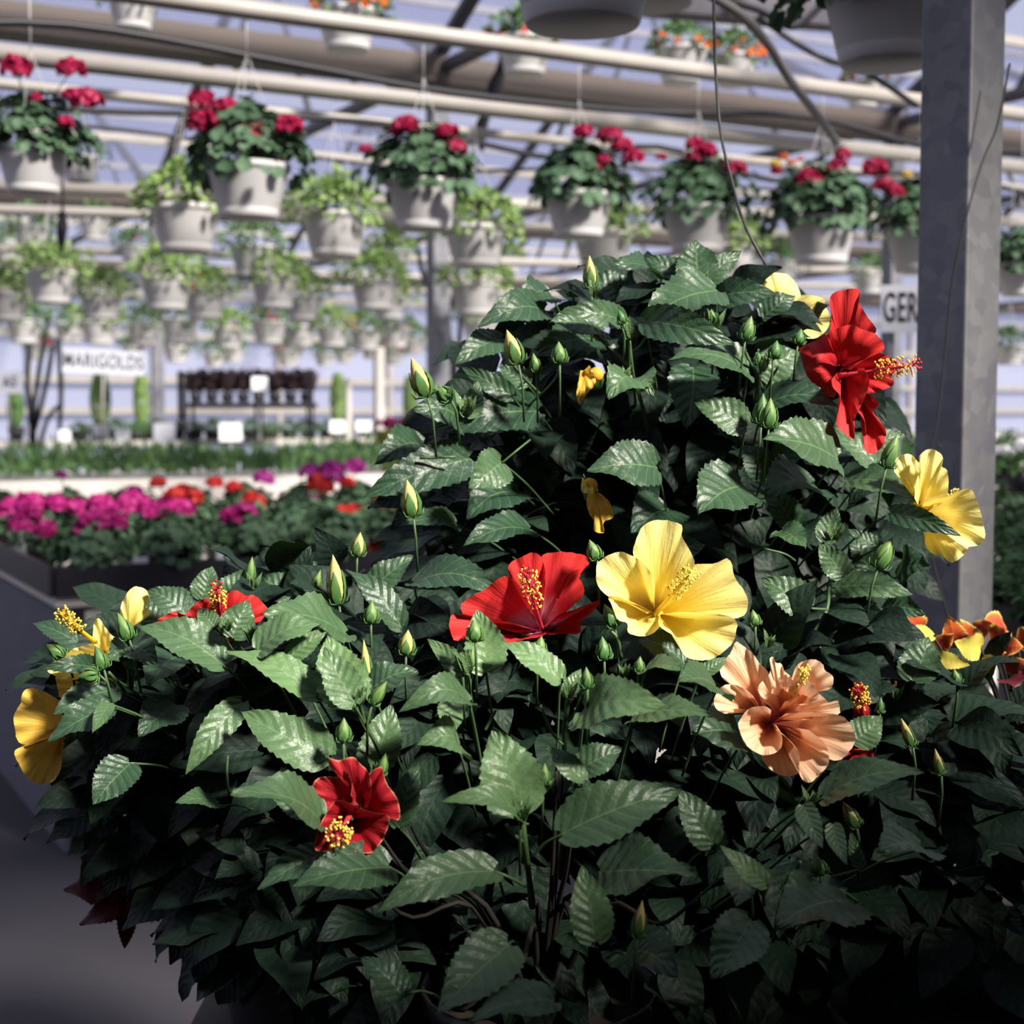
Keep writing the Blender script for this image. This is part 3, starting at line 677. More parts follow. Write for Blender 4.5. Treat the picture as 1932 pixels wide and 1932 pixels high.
# olive pot with pink flowers, yellow bloom beside it
Y = 12.6; q = line_at(UV(0, vF+.35, zF), A0, 748); root = empty('olive_pot', q, 'olive yellow pot of magenta flowers right of the cream post', 'flower pot')
mb = MB(); mb.lathe(q, [(0, 0), (.13, 0), (.165, .31), (.18, .31), (.18, .34), (.16, .34), (0, .32)], 20); mb.build('pot', M['potgreen'], parent=root)
mb = MB(); rr = random.Random(8)
for j in range(9): bloom(mb, q+np.array([rr.uniform(-.13, .13), rr.uniform(-.1, .1), .37+rr.uniform(0, .04)]), .055, rr, 26)
mb.build('flowers', M['magenta'], parent=root)
q = line_at(UV(0, vF+.1, zF), A0, 786); q[2] = P(786, 812, q[1])[2]; root = empty('yellow_flower', q, 'single bright yellow flower beside the olive pot', 'flower')
mb = MB(); bloom(mb, q, .05, rr, 40); mb.build('flower_head', M['yellowbloom'], parent=root)
mb = MB(); mb.tube([q, np.array([q[0], q[1], zF])], .004, 5); mb.build('stem', M['stem'], parent=root)
# dark forked stem and the dark stalks on the left
def limbs(name, segs, Y, mat, label, cat):
    mb = MB(); base = P(segs[0][0][0], segs[0][0][1], Y)
    for s_ in segs:
        pts = [P(x, y, Y+.03*k) for k, (x, y, r) in enumerate(s_)]; mb.tube(smoothpts(pts, 4), list(np.interp(np.linspace(0, 1, (len(pts)-1)*4+1), np.linspace(0, 1, len(pts)), [r*Y/F for _, _, r in s_])), 8)
    return mb.build(name, mat, loc=base, label=label, category=cat)
limbs('forked_stem', [[(842, 1215, 13), (840, 760, 13), (838, 650, 14), (834, 585, 15), (830, 570, 10)], [(828, 590, 7), (808, 540, 6), (795, 505, 5), (790, 470, 4)], [(842, 590, 7), (862, 550, 5), (865, 520, 4)], [(835, 600, 7), (852, 660, 7), (858, 720, 6), (850, 800, 6)], [(870, 590, 4), (866, 650, 5), (858, 700, 5)]], 9.4, M['black'], 'dark forked upright stem standing left behind the hibiscus', 'stem')
limbs('dark_stalks', [[(62, 1095, 8), (62, 800, 7), (68, 740, 5), (80, 660, 5), (95, 590, 4)], [(60, 800, 6), (52, 720, 5), (55, 660, 5), (50, 600, 4)], [(66, 810, 5), (88, 720, 5), (100, 650, 5)], [(110, 850, 4), (115, 740, 5), (110, 640, 5)], [(70, 860, 5), (90, 790, 4), (118, 760, 4)]], 12.9, M['black'], 'cluster of dark crossing stalks at the left edge', 'stalks')
limbs('hanging_bundle', [[(118, 318, 2), (118, 395, 3), (118, 405, 8), (117, 430, 11), (116, 450, 9), (116, 475, 3)]], 7.75, M['black'], 'short dark bundle hanging below the pipe at upper left', 'bundle')
limbs('hanging_bundle', [[(948, 100, 5), (945, 130, 9), (935, 160, 14), (925, 190, 12), (912, 230, 10), (908, 285, 5)], [(925, 200, 7), (900, 240, 5), (893, 290, 3)]], 8.4, M['black'], 'dark gathered bundle hanging from the gutter above the second red basket', 'bundle')

# signs
def sign(cx, cy, Y, wpx, hpx, text, tpx, ang, tilt, label, stake=True, sx=.62, name='sign', off=0.0, col='ink'):
    q = P(cx, cy, Y); s = Y/F; W, H = wpx*s, hpx*s
    root = empty(name, q, label, 'sign')
    mb = MB(); mb.box((0, 0, 0), W, .006, H); bd = mb.build('board', M['sign'], smooth=False); bd.parent = root
    R = Matrix.Rotation(ang, 4, 'Z') @ Matrix.Rotation(tilt, 4, 'Y'); root.rotation_euler = R.to_euler()
    cu = bpy.data.curves.new('txt', 'FONT'); cu.body = text; cu.size = tpx*s*1.38; cu.align_x = 'CENTER'; cu.align_y = 'CENTER'; cu.extrude = .001; cu.offset = .011*cu.size; cu.space_character = 1.08
    to = bpy.data.objects.new('txt', cu); COL.objects.link(to); bpy.context.view_layer.update()
    me = bpy.data.meshes.new_from_object(to.evaluated_get(bpy.context.evaluated_depsgraph_get())); bpy.data.objects.remove(to)
    me.transform(Matrix.Translation((off*s, -.0045, 0)) @ Matrix.Diagonal((sx, 1, 1, 1)) @ Matrix.Rotation(math.pi/2, 4, 'X'))
    me.materials.clear(); me.materials.append(M[col]); lo = bpy.data.objects.new('lettering', me); COL.objects.link(lo); lo.parent = root
    if stake:
        mb = MB(); mb.tube([(0, .012, H*.3), (0, .012, -H/2-.55)], .009, 6); st = mb.build('stake', M['pipe']); st.parent = root
    return root
sign(1763, 583, 4.4, 204, 88, 'GERANIUMS', 56, .06, 0, 'white sign with black lettering GER, running behind the steel post', stake=False, sx=.45, off=2)
sign(195, 683, 11.3, 152, 44, 'MARIGOLDS', 27, .05, .05, 'white tilted sign reading MARIGOLDS on a thin pole at left', sx=.68)
sign(12, 722, 10.6, 58, 42, 'AS', 20, 0, -.05, 'white sign at the left edge showing the letters AS', sx=.8, off=6)
mb = MB(); q0 = P(1682, 560, 4.4); mb.box((q0[0], q0[1]+.03, .9), .026, .026, 1.8, A0); mb.build('sign_stake', M['galv'], smooth=False, label='thin grey stake holding up the GER sign', category='stake')
# hose and cables in the air
mb = MB(); mb.tube(smoothpts([P(1340, -10, 3.4), P(1400, 30, 3.5), P(1450, 85, 3.7), P(1490, 150, 3.9), P(1540, 215, 4.2), P(1578, 268, 4.5)], 6), .012, 8)
mb.build('grey_hose', M['greyhose'], label='grey hose arching down from the roof near the top right', category='hose')
mb = MB(); mb.tube(smoothpts([P(1346, -20, 2.0), P(1348, 60, 2.0), P(1350, 130, 2.0), P(1360, 250, 1.98), P(1383, 350, 1.95), P(1408, 430, 1.92), P(1452, 512, 1.9), P(1475, 560, 1.85)], 8), .0021, 7)
mb.build('hanging_cable', M['hose'], label='thin black cable hanging from the roof down to the yellow flower', category='cable')
mb = MB(); mb.tube(smoothpts([P(1570, -10, 5), P(1500, 50, 5), P(1440, 22, 5), P(1380, 0, 5), P(1370, -30, 5)], 6), .012, 8); mb.tube(smoothpts([P(1430, 30, 5), P(1500, 80, 5), P(1560, 112, 5), P(1640, 140, 5.2), P(1730, 200, 5.3)], 6), .011, 8)
mb.build('black_hose', M['hose'], label='black hose loops under the roof right of the hanging cable', category='hose')
# dark irrigation trough near the top right
mb = MB(); mb.box(P(1450, 22, 6.5), 1.9, .12, .10, A0*.55); mb.build('roof_trough', M['beam'], smooth=False, label='dark trough slung under the roof behind the near dark pot', category='trough')

# ---------------------------------------------------------------- steel post at right with its cable
pa = math.radians(38.8); q = P(1820, 700, 2.42); s_ = .097
ctr = np.array([q[0], q[1], 0]) + s_/2*(np.array([math.cos(pa), math.sin(pa), 0])+np.array([-math.sin(pa), math.cos(pa), 0]))
root = empty('steel_post', ctr, 'square galvanised steel post on the right, corner towards us', 'post')
mb = MB(); mb.box((ctr[0], ctr[1], 1.85), s_, s_, 3.7, pa); o = mb.build('shaft', M['galv'], parent=root, smooth=False)
bv = o.modifiers.new('b', 'BEVEL'); bv.width = .004; bv.segments = 2
mb = MB(); mb.box((ctr[0], ctr[1], .006), .2, .2, .012, pa); mb.build('foot_plate', M['galv'], parent=root, smooth=False)
mb = MB(); n1 = np.array([-math.cos(pa), -math.sin(pa), 0]); q = P(1772, 842, 2.44); mb.ball(q, .003); mb.build('screw_hole', M['ink'], parent=root)
mb = MB(); mb.tube(smoothpts([P(1905, 120, 2.40), P(1882, 235, 2.385), P(1852, 310, 2.37), P(1822, 415, 2.345), P(1797, 530, 2.345), P(1782, 680, 2.35), P(1768, 800, 2.35), P(1754, 860, 2.35), P(1752, 950, 2.35), P(1757, 1040, 2.35), P(1772, 1105, 2.35), P(1790, 1170, 2.35)], 6), .0020, 6)
mb.build('post_cable', M['hose'], label='thin black cable running down the front of the steel post', category='cable')
for o in protos: bpy.data.objects.remove(o)
# ---------------------------------------------------------------- hibiscus leaves, petals, buds
def leaf(mb, b, t, W, k=.45, arch=.12, fold=.18, nu=36, nv=10, m=0, tint=.3, rr=rnd, shape=.62, serr=.14, roll=0.0, wave=1.0, flat=False):
    """one leaf from base b to tip t; k tilts the blade from facing the camera (0) to facing up (1)"""
    b = np.asarray(b, float); t = np.asarray(t, float); d = t-b; L = np.linalg.norm(d); d /= L
    cam_d = CAM-(b+t)/2; cam_d /= np.linalg.norm(cam_d)
    n = cam_d*(1-k)+np.array([0, 0, 1.0])*k; n = n-d*n.dot(d)
    if np.linalg.norm(n) < .05: n = cam_d-d*cam_d.dot(d)
    n /= np.linalg.norm(n); s = np.cross(d, n)
    if roll:
        c_, s_ = math.cos(roll), math.sin(roll); n, s = n*c_+s*s_, s*c_-n*s_
    if not flat: W = W/max(.45, abs(n.dot(cam_d)))*1.0
    ph = rr.uniform(0, 6.28); V = []; UVs = []; wv = rr.uniform(.6, 1.4)*wave; tw = rr.uniform(-.35, .35)*wave
    bend = rr.uniform(-.05, .05)*L
    teeth = 12 if nu > 30 else 0
    for i in range(nu+1):
        u = i/nu; w = (math.sin(math.pi*min(1, u**shape*.985+.012)))**.74*(1-.30*u**5)
        if u < .06: w = max(w, .22)
        se = 1.0 - (serr*((u*teeth*1.0) % 1.0) if teeth and u > .12 else 0)
        c = b+d*L*u+n*(arch*L*math.sin(math.pi*u*.92)) + s*bend*math.sin(math.pi*u)
        a = tw*(u-.3)*1.6; ca, sa = math.cos(a), math.sin(a); s2, n2 = s*ca+n*sa, n*ca-s*sa
        for j in range(nv+1):
            v = -1+2*j/nv; av = abs(v); hw = W*.5*w*(1-(1-se)*(av**3))
            pk = math.cos(2*math.pi*(7.0*(u-.24*av)))*.012*W*min(1, av*3)*(1-.4*av)*(1 if nu > 20 else 0)
            h = fold*av**1.3*hw - pk + .05*W*wv*av*av*math.sin(u*11+ph+(2.1 if v > 0 else 0))
            back = .10*L*(av**2)*(1-u)*(1 if u < .3 else .3/u*.999 if u < .9 else .3)   # heart shaped base
            V.append(c+s2*v*hw+n2*h-d*back*.6); UVs.append((u, v))
    f = [(i*(nv+1)+j, i*(nv+1)+j+1, (i+1)*(nv+1)+j+1, (i+1)*(nv+1)+j) for i in range(nu) for j in range(nv)]
    mb.add(V, f, m, UVs, tint)

def petal(base, Yb, outline, Yo, mat, name='petal', n=44, K=16, rip=.0013, nr=5, bul=0.0, seed=0, ruff=.0025, closed=False, conv=None, thick=True, jag=.008):
    """a petal fanned from its claw at base (picture point, distance Yb) to its rim; Yo is the rim distance (number or list)"""
    rr = random.Random(seed*31+len(outline)); cv = conv or (lambda p: p)
    ol = [np.array(cv(p)) for p in outline]; bp = np.array(cv(base))
    yo = list(Yo) if hasattr(Yo, '__len__') else [Yo]*len(ol)
    pts = smoothpts([np.array([p[0], p[1], y]) for p, y in zip(ol, np.interp(np.linspace(0, 1, len(ol)), np.linspace(0, 1, len(yo)), yo))], 10)
    pts = np.array(pts); dd = np.r_[0, np.cumsum(np.linalg.norm(np.diff(pts[:, :2], axis=0), axis=1))]
    tt = np.linspace(0, dd[-1], n); R = np.stack([np.interp(tt, dd, pts[:, k]) for k in range(3)], 1)
    jg = np.array([rr.uniform(-jag, jag) for _ in range(n)]); jg[0] = jg[-1] = 0
    V = []; UVs = []; p1 = rr.uniform(0, 6.28); p2 = rr.uniform(0, 6.28)
    for k in range(K+1):
        r = .03+.97*k/K
        for i in range(n):
            s = i/(n-1); q = r*(1+jg[i]*r**3)
            xy = bp+(R[i, :2]-bp)*q
            e = math.sin(math.pi*s)
            Y = Yb+(R[i, 2]-Yb)*r**1.15 - bul*math.sin(math.pi*r)*(.3+.7*e)
            Y += rip*r*math.sin(2*math.pi*nr*s+p1) + ruff*r**5*math.sin(2*math.pi*(nr*1.7)*s+p2)
            V.append(P(xy[0], xy[1], Y)); UVs.append((r, s))
    f = [(k*n+i, k*n+i+1, (k+1)*n+i+1, (k+1)*n+i) for k in range(K) for i in range(n-1)]
    mb = MB(); mb.add(V, f, 0, UVs)
    return mb

def flower(plant, name, centre, Yc, petals, mat, label=None, conv=None, col=None, seed=0):
    """petals: list of (claw, outline, Yrim, bulge, mat or None). col: stamen column (p0, Y0, p1, Y1, anther matter, colour matter, radius, count)"""
    cv = conv or (lambda p: p); c = np.array(cv(centre)); c3 = P(c[0], c[1], Yc+.028)
    mb = MB(); mb.lathe(c3-np.array([0, 0, .006]), [(0, -.012), (.006, -.010), (.009, 0), (.006, .008), (0, .01)], 10)
    root = mb.build(name, M['sepal'], parent=plant, loc=c3)
    mb = MB(); mb.ball(P(c[0], c[1], Yc+.002), .0085, 0, 12, 8); mb.build('throat', M[mat], parent=root)
    if label: root['label'] = label
    for k, pt in enumerate(petals):
        cl, ol, Yr, bul = pt[:4]; mt = pt[4] if len(pt) > 4 and pt[4] else mat
        kw = pt[5] if len(pt) > 5 else {}
        m2 = petal(cl, Yc, ol, Yr, mt, bul=bul, seed=seed*10+k, conv=conv, **kw)
        o = m2.build('petal', M[mt], parent=root)
    if col:
        p0, Y0, p1, Y1, am, cm, rad, cnt, sg = col
        a, b = P(*cv(p0), Y0), P(*cv(p1), Y1); rr = random.Random(seed)
        d = b-a; L = np.linalg.norm(d); d /= L; s = np.cross(d, (0, 1, 0)); s /= np.linalg.norm(s); t = np.cross(d, s)
        mb = MB(); pts = [a, a*.6+b*.4+np.array([0, 0, -.001]), b]; mb.tube(smoothpts(pts, 5), [.0028-.0013*i/10 for i in range(11)], 8)
        if sg:
            for j in range(5):
                an = j*1.257; e = b+d*.007+(s*math.cos(an)+t*math.sin(an))*.005; mb.tube([b, e], .0006, 4); mb.ball(e, .0016, 1)
        mb.build('stamen_column', [M[cm], M[sg or am]], parent=root)
        mb = MB()
        for j in range(cnt):
            q = 1-.52*rr.random()**1.1; an = rr.uniform(0, 6.28); o = a+(b-a)*q; rl = rad*rr.uniform(.65, 1.1)
            e = o+(s*math.cos(an)+t*math.sin(an))*rl+d*rr.uniform(0, .003)
            mb.tube([o, e], .00035, 3, m=1, cap=False); mb.ball(e, .00125, 0, 5, 3)
        mb.build('anthers', [M[am], M[cm]], parent=root)
    return root

def bud(plant, b, t, Y, r, tipmat='bud', label=None, sepals=True, dt=0.0):
    """pointed bud from base pixel b to tip pixel t, r = half width in pixels"""
    a, e = P(b[0], b[1], Y), P(t[0], t[1], Y+dt); d = e-a; L = np.linalg.norm(d); d /= L; R = r*Y/F
    s = np.cross(d, (0, 1, 0)); s /= np.linalg.norm(s); q = np.cross(d, s); mb = MB(); n = 12
    prof = [(0, .35), (.10, .75), (.25, .98), (.4, 1.0), (.58, .85), (.75, .56), (.9, .24), (1, .02)]
    V = []
    for i, (u, w) in enumerate(prof):
        for j in range(n):
            an = 2*math.pi*j/n+u*1.2; k = R*w*(1+.10*math.cos(5*(an)))
            V.append(a+d*L*u+(s*math.cos(an)+q*math.sin(an))*k)
    nf = [(i*n+j, i*n+(j+1) % n, (i+1)*n+(j+1) % n, (i+1)*n+j) for i in range(len(prof)-1) for j in range(n)]
    mb.add(V, nf, 0); o = mb.build('bud', M[tipmat], parent=plant, loc=a)
    if label: o['label'] = label
    mb = MB()
    if sepals:
        for j in range(5):
            an = j*1.257+.3; o1 = s*math.cos(an)+q*math.sin(an); pr = []
            V = []
            for u, w, hh in ((0, .3, .45), (.15, .55, .95), (.35, .5, 1.12), (.55, .25, 1.0), (.68, .02, .8)):
                c = a+d*L*u+o1*R*hh*1.06; tg = np.cross(d, o1)
                V += [c-tg*R*w, c+o1*R*.08, c+tg*R*w]
            f = []
            for i in range(4): f += [(i*3, i*3+1, i*3+4, i*3+3), (i*3+1, i*3+2, i*3+5, i*3+4)]
            mb.add(V, f, 0)
        for j in range(7):
            an = j*.9; o1 = s*math.cos(an)+q*math.sin(an); c = a+o1*R*.4
            mb.tube([c, c+o1*R*.9+d*R*.2, c+o1*R*1.15+d*R*.9], [.0009, .0008, .0003], 4)
        mb.build('calyx', M['sepal'], parent=o)
    mb = MB(); mb.tube([a, a-d*L*.35+np.array([0, .004, -.01]), a-d*L*.5+np.array([0, .02, -.045])], .0014, 6); mb.build('bud_stalk', M['stem'], parent=o)
    return o

def hibiscus(root_px, label, potY, pot_x, pot_z, rpot=.13):
    base = np.array([pot_x, potY, pot_z]); root = empty('hibiscus_plant', base, label, 'hibiscus')
    mb = MB(); k = rpot/.136; mb.lathe(base, [(r*k, z*k*1.15) for r, z in POT_P[:-1]], 28); mb.build('pot', M['potdark'], parent=root)
    mb = MB(); mb.lathe(base, [(0, .158*k), (.118*k, .157*k)], 20); mb.build('soil', M['soil'], parent=root)
    return root, base+np.array([0, 0, .15*k])

# a dark bench carries the hibiscus pots
zB = .70
def xyb(x0, x1, y0, y1, z, th, mb): mb.box(((x0+x1)/2, (y0+y1)/2, z-th/2), x1-x0, y1-y0, th)
root = empty('plant_bench', (.5, 1.75, 0), 'dark low bench under the hibiscus plants', 'bench')
mb = MB(); xyb(-.42, 1.25, 1.18, 2.28, zB, .04, mb); mb.build('bench_top', M['wood'], parent=root, smooth=False)
for x in (-.37, 1.2):
    for y in (1.23, 2.22):
        mb = MB(); mb.box((x, y, (zB-.04)/2), .05, .05, zB-.04); mb.build('leg', M['wood'], parent=root, smooth=False)

TALL, tTop = hibiscus(None, 'tallest hibiscus bush right of centre, yellow and crimson blooms on its right side', 2.02, .36, zB, .15)
FRONT, fTop = hibiscus(None, 'front middle hibiscus bush with the big yellow flower and two red ones', 1.54, .03, zB, .13)
LEFT, lTop = hibiscus(None, 'hibiscus bush at left with yellow flowers and one low red flower', 1.80, -.23, zB+.0, .17)
RIGHT, rTop = hibiscus(None, 'hibiscus bush at lower right bearing the double peach flower', 1.47, .46, zB, .13)

# hand placed leaves: base x y, tip x y, width px, distance, camera-facing to up-facing k, arch, tint
LT = '''1317 531 1312 452 74 1.72 .1 .05 .25
1332 536 1398 476 44 1.73 .2 .12 .3
1300 530 1218 486 54 1.76 .3 .1 .1
1247 528 1156 503 40 1.78 .6 .15 .15
1352 548 1214 612 84 1.68 .5 .16 .3
1333 572 1470 558 60 1.76 .3 .22 .05
1216 606 1388 652 72 1.64 .1 .25 .12
1176 606 1052 592 48 1.68 .3 .22 .35
1028 586 898 622 58 1.76 .3 .22 .1
1042 560 974 576 40 1.80 .4 .2 .1
1140 626 1036 610 44 1.70 .5 .1 .3
950 640 858 690 48 1.74 .4 .15 .2
966 748 872 694 42 1.66 .2 .12 .15
996 726 940 692 40 1.70 .5 .05 .3
880 786 902 718 40 1.64 .1 .05 .95
872 796 772 776 62 1.66 .3 .2 .15
1014 776 803 822 80 1.70 .2 .25 .0
885 866 684 942 88 1.66 .2 .15 .02
800 840 705 878 60 1.74 .3 .2 .1
946 872 884 922 66 1.60 .0 .1 .55
1238 882 1106 890 86 1.58 .3 .15 .2
1407 806 1308 757 66 1.60 .35 .1 .55
1308 694 1295 812 80 1.68 .3 .1 .05
1198 722 1146 758 50 1.62 .4 .3 .65
1200 716 1234 752 34 1.62 .4 .3 .6
1412 702 1258 685 62 1.62 .5 .18 .4
1434 706 1508 664 76 1.70 .1 .05 .6
1580 866 1436 832 80 1.58 .45 .12 .45
1656 876 1552 808 48 1.64 .5 .12 .55
1620 846 1702 818 58 1.68 .2 .1 .55
1440 764 1582 772 56 1.64 .5 .2 .0
1402 916 1318 972 88 1.58 .3 .1 .25
1598 908 1736 956 56 1.64 .5 .2 .45
1680 968 1814 1012 46 1.55 .1 .22 .02
1556 1022 1580 958 46 1.60 .2 .05 .5
1660 1032 1598 998 32 1.60 .3 .12 .25
1474 1002 1520 1036 30 1.58 .4 .1 .5
1592 1086 1545 1026 56 1.58 .2 .05 .55
1526 1146 1436 1092 72 1.54 .3 .1 .5
1578 1108 1724 1126 56 1.60 .4 .15 .4
1664 1150 1746 1162 44 1.66 .4 .15 .1
1576 1128 1630 1168 36 1.62 .3 .1 .2
1722 1284 1752 1202 78 1.48 .2 .1 .35
1690 1090 1760 1070 50 1.7 .4 .2 .05
1440 600 1500 560 44 1.74 .4 .2 .08
1180 560 1100 530 60 1.80 .4 .2 .06
1120 640 1010 680 66 1.76 .4 .2 .08
1000 800 900 830 70 1.76 .4 .2 .03
980 930 880 985 70 1.70 .5 .2 .03
860 990 750 1000 40 1.66 .5 .2 .15
1000 1000 870 1040 50 1.66 .5 .2 .08
1260 960 1190 1010 70 1.72 .4 .2 .02
1440 900 1400 840 60 1.66 .4 .2 .1
1540 920 1440 940 70 1.62 .5 .2 .12
1500 1000 1440 930 60 1.64 .4 .2 .1
1640 1080 1600 1010 50 1.66 .4 .2 .1
1240 1060 1330 1030 60 1.62 .4 .2 .04
1470 870 1530 800 56 1.66 .3 .2 .05'''
LF = '''596 1312 424 1232 62 1.34 .5 .1 .75
544 1240 620 1186 44 1.38 .2 .1 .6
486 1228 608 1184 62 1.36 .6 .22 .5
664 1328 618 1200 104 1.33 .1 .05 .85
668 1328 612 1222 74 1.30 .15 .05 .5
618 1428 455 1345 96 1.32 .3 .12 .45
886 1326 748 1352 54 1.29 .4 .38 .3
882 1286 806 1206 46 1.34 .2 .1 .5
917 1268 900 1150 84 1.33 .05 .04 .8
1056 1282 944 1214 54 1.30 .5 .12 .85
1070 1316 1096 1262 36 1.28 .2 .05 .7
1103 1338 1262 1338 84 1.27 .35 .22 .6
1194 1356 1342 1354 44 1.30 .6 .12 .5
1218 1264 1286 1268 32 1.32 .6 .12 .4
1352 1302 1280 1290 50 1.33 .4 .12 .25
1322 1272 1372 1240 30 1.36 .3 .1 .5
700 1452 738 1326 84 1.34 .2 .05 .4
866 1414 782 1412 60 1.31 .4 .4 .4
858 1320 850 1392 48 1.36 .0 .05 .65
980 1532 930 1374 130 1.22 .12 .04 .65
986 1548 826 1522 44 1.20 .5 .32 .55
606 1548 432 1500 74 1.26 .5 .18 .3
594 1532 506 1490 66 1.30 .4 .1 .3
606 1610 486 1680 62 1.28 .4 .12 .1
734 1636 550 1678 92 1.26 .5 .15 .12
932 1644 712 1726 84 1.20 .45 .16 .25
1062 1572 1284 1498 116 1.20 .4 .14 .22
1100 1472 1028 1410 44 1.26 .5 .12 .5
1090 1452 1174 1412 66 1.28 .4 .12 .2
1344 1592 1278 1488 76 1.24 .2 .08 .22
1446 1668 1358 1596 46 1.17 .4 .08 .85
1132 1646 1314 1654 104 1.22 .5 .12 .12
1122 1776 1098 1634 88 1.16 .3 .08 .5
960 1782 826 1914 108 1.15 .3 .08 .25
1044 1888 884 1932 74 1.12 .6 .12 .2
1416 1736 1342 1848 104 1.17 .2 .06 .3
1400 1640 1390 1712 48 1.22 .3 .05 .15
1600 1700 1462 1752 96 1.24 .5 .12 .12
1740 1600 1655 1606 56 1.26 .5 .12 .08
1572 1556 1598 1632 34 1.24 .2 .05 .3
1626 1640 1606 1566 30 1.25 .2 .05 .25
1516 1520 1552 1602 40 1.26 .2 .05 .2
1554 1504 1746 1462 68 1.26 .5 .14 .2
1608 1398 1664 1352 66 1.36 .1 .05 .5
752 1560 790 1440 60 1.35 .3 .2 .2
780 1100 950 1130 60 1.52 .5 .2 .05
1290 1250 1200 1210 60 1.46 .5 .2 .1
700 1300 790 1270 60 1.42 .5 .2 .1
1400 1400 1300 1390 80 1.40 .4 .2 .02
1100 1350 1180 1400 70 1.38 .4 .2 .05
760 1880 680 1810 70 1.2 .5 .2 .05
1180 1800 1280 1850 80 1.22 .5 .2 .02'''
LL = '''218 1302 100 1352 62 1.50 .5 .12 .12
208 1332 92 1400 66 1.46 .5 .12 .1
206 1328 174 1384 24 1.44 .2 .05 .5
242 1224 200 1250 42 1.50 .2 .15 .15
248 1218 296 1252 46 1.50 .2 .15 .12
420 1254 260 1186 76 1.44 .5 .12 .45
404 1182 374 1148 40 1.46 .1 .05 .5
438 1202 470 1132 70 1.44 .0 .05 .35
182 1262 74 1264 40 1.52 .2 .3 .05
352 1160 278 1116 60 1.54 .4 .12 .15
380 1130 400 1068 56 1.60 .2 .1 .3
420 1130 480 1075 56 1.62 .3 .1 .25
652 1196 494 1164 62 1.44 .6 .14 .45
756 1182 652 1076 56 1.50 .4 .14 .12
456 1326 350 1462 62 1.38 .1 .12 .5
246 1440 176 1520 78 1.44 .5 .12 .08
412 1520 330 1516 26 1.40 .5 .12 .25
162 1222 60 1178 48 1.60 .5 .12 .05
560 1130 480 1090 56 1.62 .4 .14 .2
620 1110 560 1060 46 1.66 .4 .14 .2
700 1110 780 1050 56 1.60 .4 .14 .15
560 1180 640 1130 50 1.56 .4 .14 .12
330 1240 280 1300 56 1.56 .5 .14 .06
330 1330 260 1390 66 1.52 .5 .14 .04
300 1180 240 1130 50 1.58 .4 .14 .1'''
def grow(root, table, top, seed, crown, tk=.95):
    rr = random.Random(seed); mb = MB(); st = MB(); shoots = []
    for line in table.strip().split('\n'):
        bx, by, tx, ty, w, Y, k, arch, tint = map(float, line.split())
        ln = math.hypot(tx-bx, ty-by); up = (by-ty)/ln; Yt = Y-.03-rr.uniform(0, .03)*(1 if k > .2 else .3)
        if up > .3: Yt = Y+.42*up*ln*Y/F
        b, t = P(bx, by, Y), P(tx, ty, Yt)
        leaf(mb, b, t, w*Y/F, k, arch, tint=min(1, tint*tk), rr=rr)
        c = b + (crown(b)-b)*.30 + np.array([0, .015, -.02]); st.tube(smoothpts([b, (b+c)/2+np.array([0, 0, .004]), c], 4), .0013, 5)
        shoots.append(c)
    for c in shoots:                      # twigs running back to the trunk
        m = crown(c); pts = [c, c*.6+m*.4+np.array([0, .02, -.03]), m, top+(m-top)*.25, top]
        if rr.random() < .3: st.tube(smoothpts(pts, 4), [.0015+.0002*i for i in range(17)], 5, m=1)
    mb.build('foliage', M['leaf'], parent=root, label='large glossy toothed leaves')
    st.build('stems', [M['stem'], M['twig']], parent=root)

def inner(root, spots, n, seed, Y0, Y1, mat='leaf_shaded', size=.075):
    """inner crown leaves with shade put into their colour: spots are ellipses (cx, cy, rx, ry) seen from the front"""
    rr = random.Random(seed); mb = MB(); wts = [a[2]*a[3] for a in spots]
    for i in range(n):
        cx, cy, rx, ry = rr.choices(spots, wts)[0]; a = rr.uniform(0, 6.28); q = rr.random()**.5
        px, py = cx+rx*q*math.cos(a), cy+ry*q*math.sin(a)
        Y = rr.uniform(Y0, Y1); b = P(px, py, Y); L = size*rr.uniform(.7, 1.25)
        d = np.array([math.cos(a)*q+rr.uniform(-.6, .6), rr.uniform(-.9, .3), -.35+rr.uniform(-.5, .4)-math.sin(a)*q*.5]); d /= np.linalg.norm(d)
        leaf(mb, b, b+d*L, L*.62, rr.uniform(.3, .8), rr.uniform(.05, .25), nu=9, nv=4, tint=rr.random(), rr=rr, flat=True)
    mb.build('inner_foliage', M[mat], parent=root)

grow(TALL, LT, tTop, 1, lambda p: np.array([.30+(p[0]-.30)*.35, 2.0, min(p[2]-.06, 1.15+(p[2]-1.1)*.4)]), .5)
grow(FRONT, LF, fTop, 2, lambda p: np.array([p[0]*.45+.02, 1.45, min(p[2]-.05, 1.0)]))
grow(LEFT, LL, lTop, 3, lambda p: np.array([-.14+(p[0]+.14)*.45, 1.68, min(p[2]-.05, 1.1)]), .75)
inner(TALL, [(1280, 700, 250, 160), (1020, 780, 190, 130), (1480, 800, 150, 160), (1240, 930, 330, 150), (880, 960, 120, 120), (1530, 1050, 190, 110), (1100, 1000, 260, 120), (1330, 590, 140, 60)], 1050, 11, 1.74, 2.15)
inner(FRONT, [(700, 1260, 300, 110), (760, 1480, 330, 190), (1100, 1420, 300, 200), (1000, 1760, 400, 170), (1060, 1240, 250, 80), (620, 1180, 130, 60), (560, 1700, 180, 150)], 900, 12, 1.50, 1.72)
inner(LEFT, [(230, 1330, 130, 110), (380, 1230, 200, 90), (480, 1130, 130, 50), (330, 1500, 160, 130), (640, 1130, 140, 60), (420, 1420, 160, 130), (420, 1600, 110, 80)], 480, 13, 1.62, 1.90)
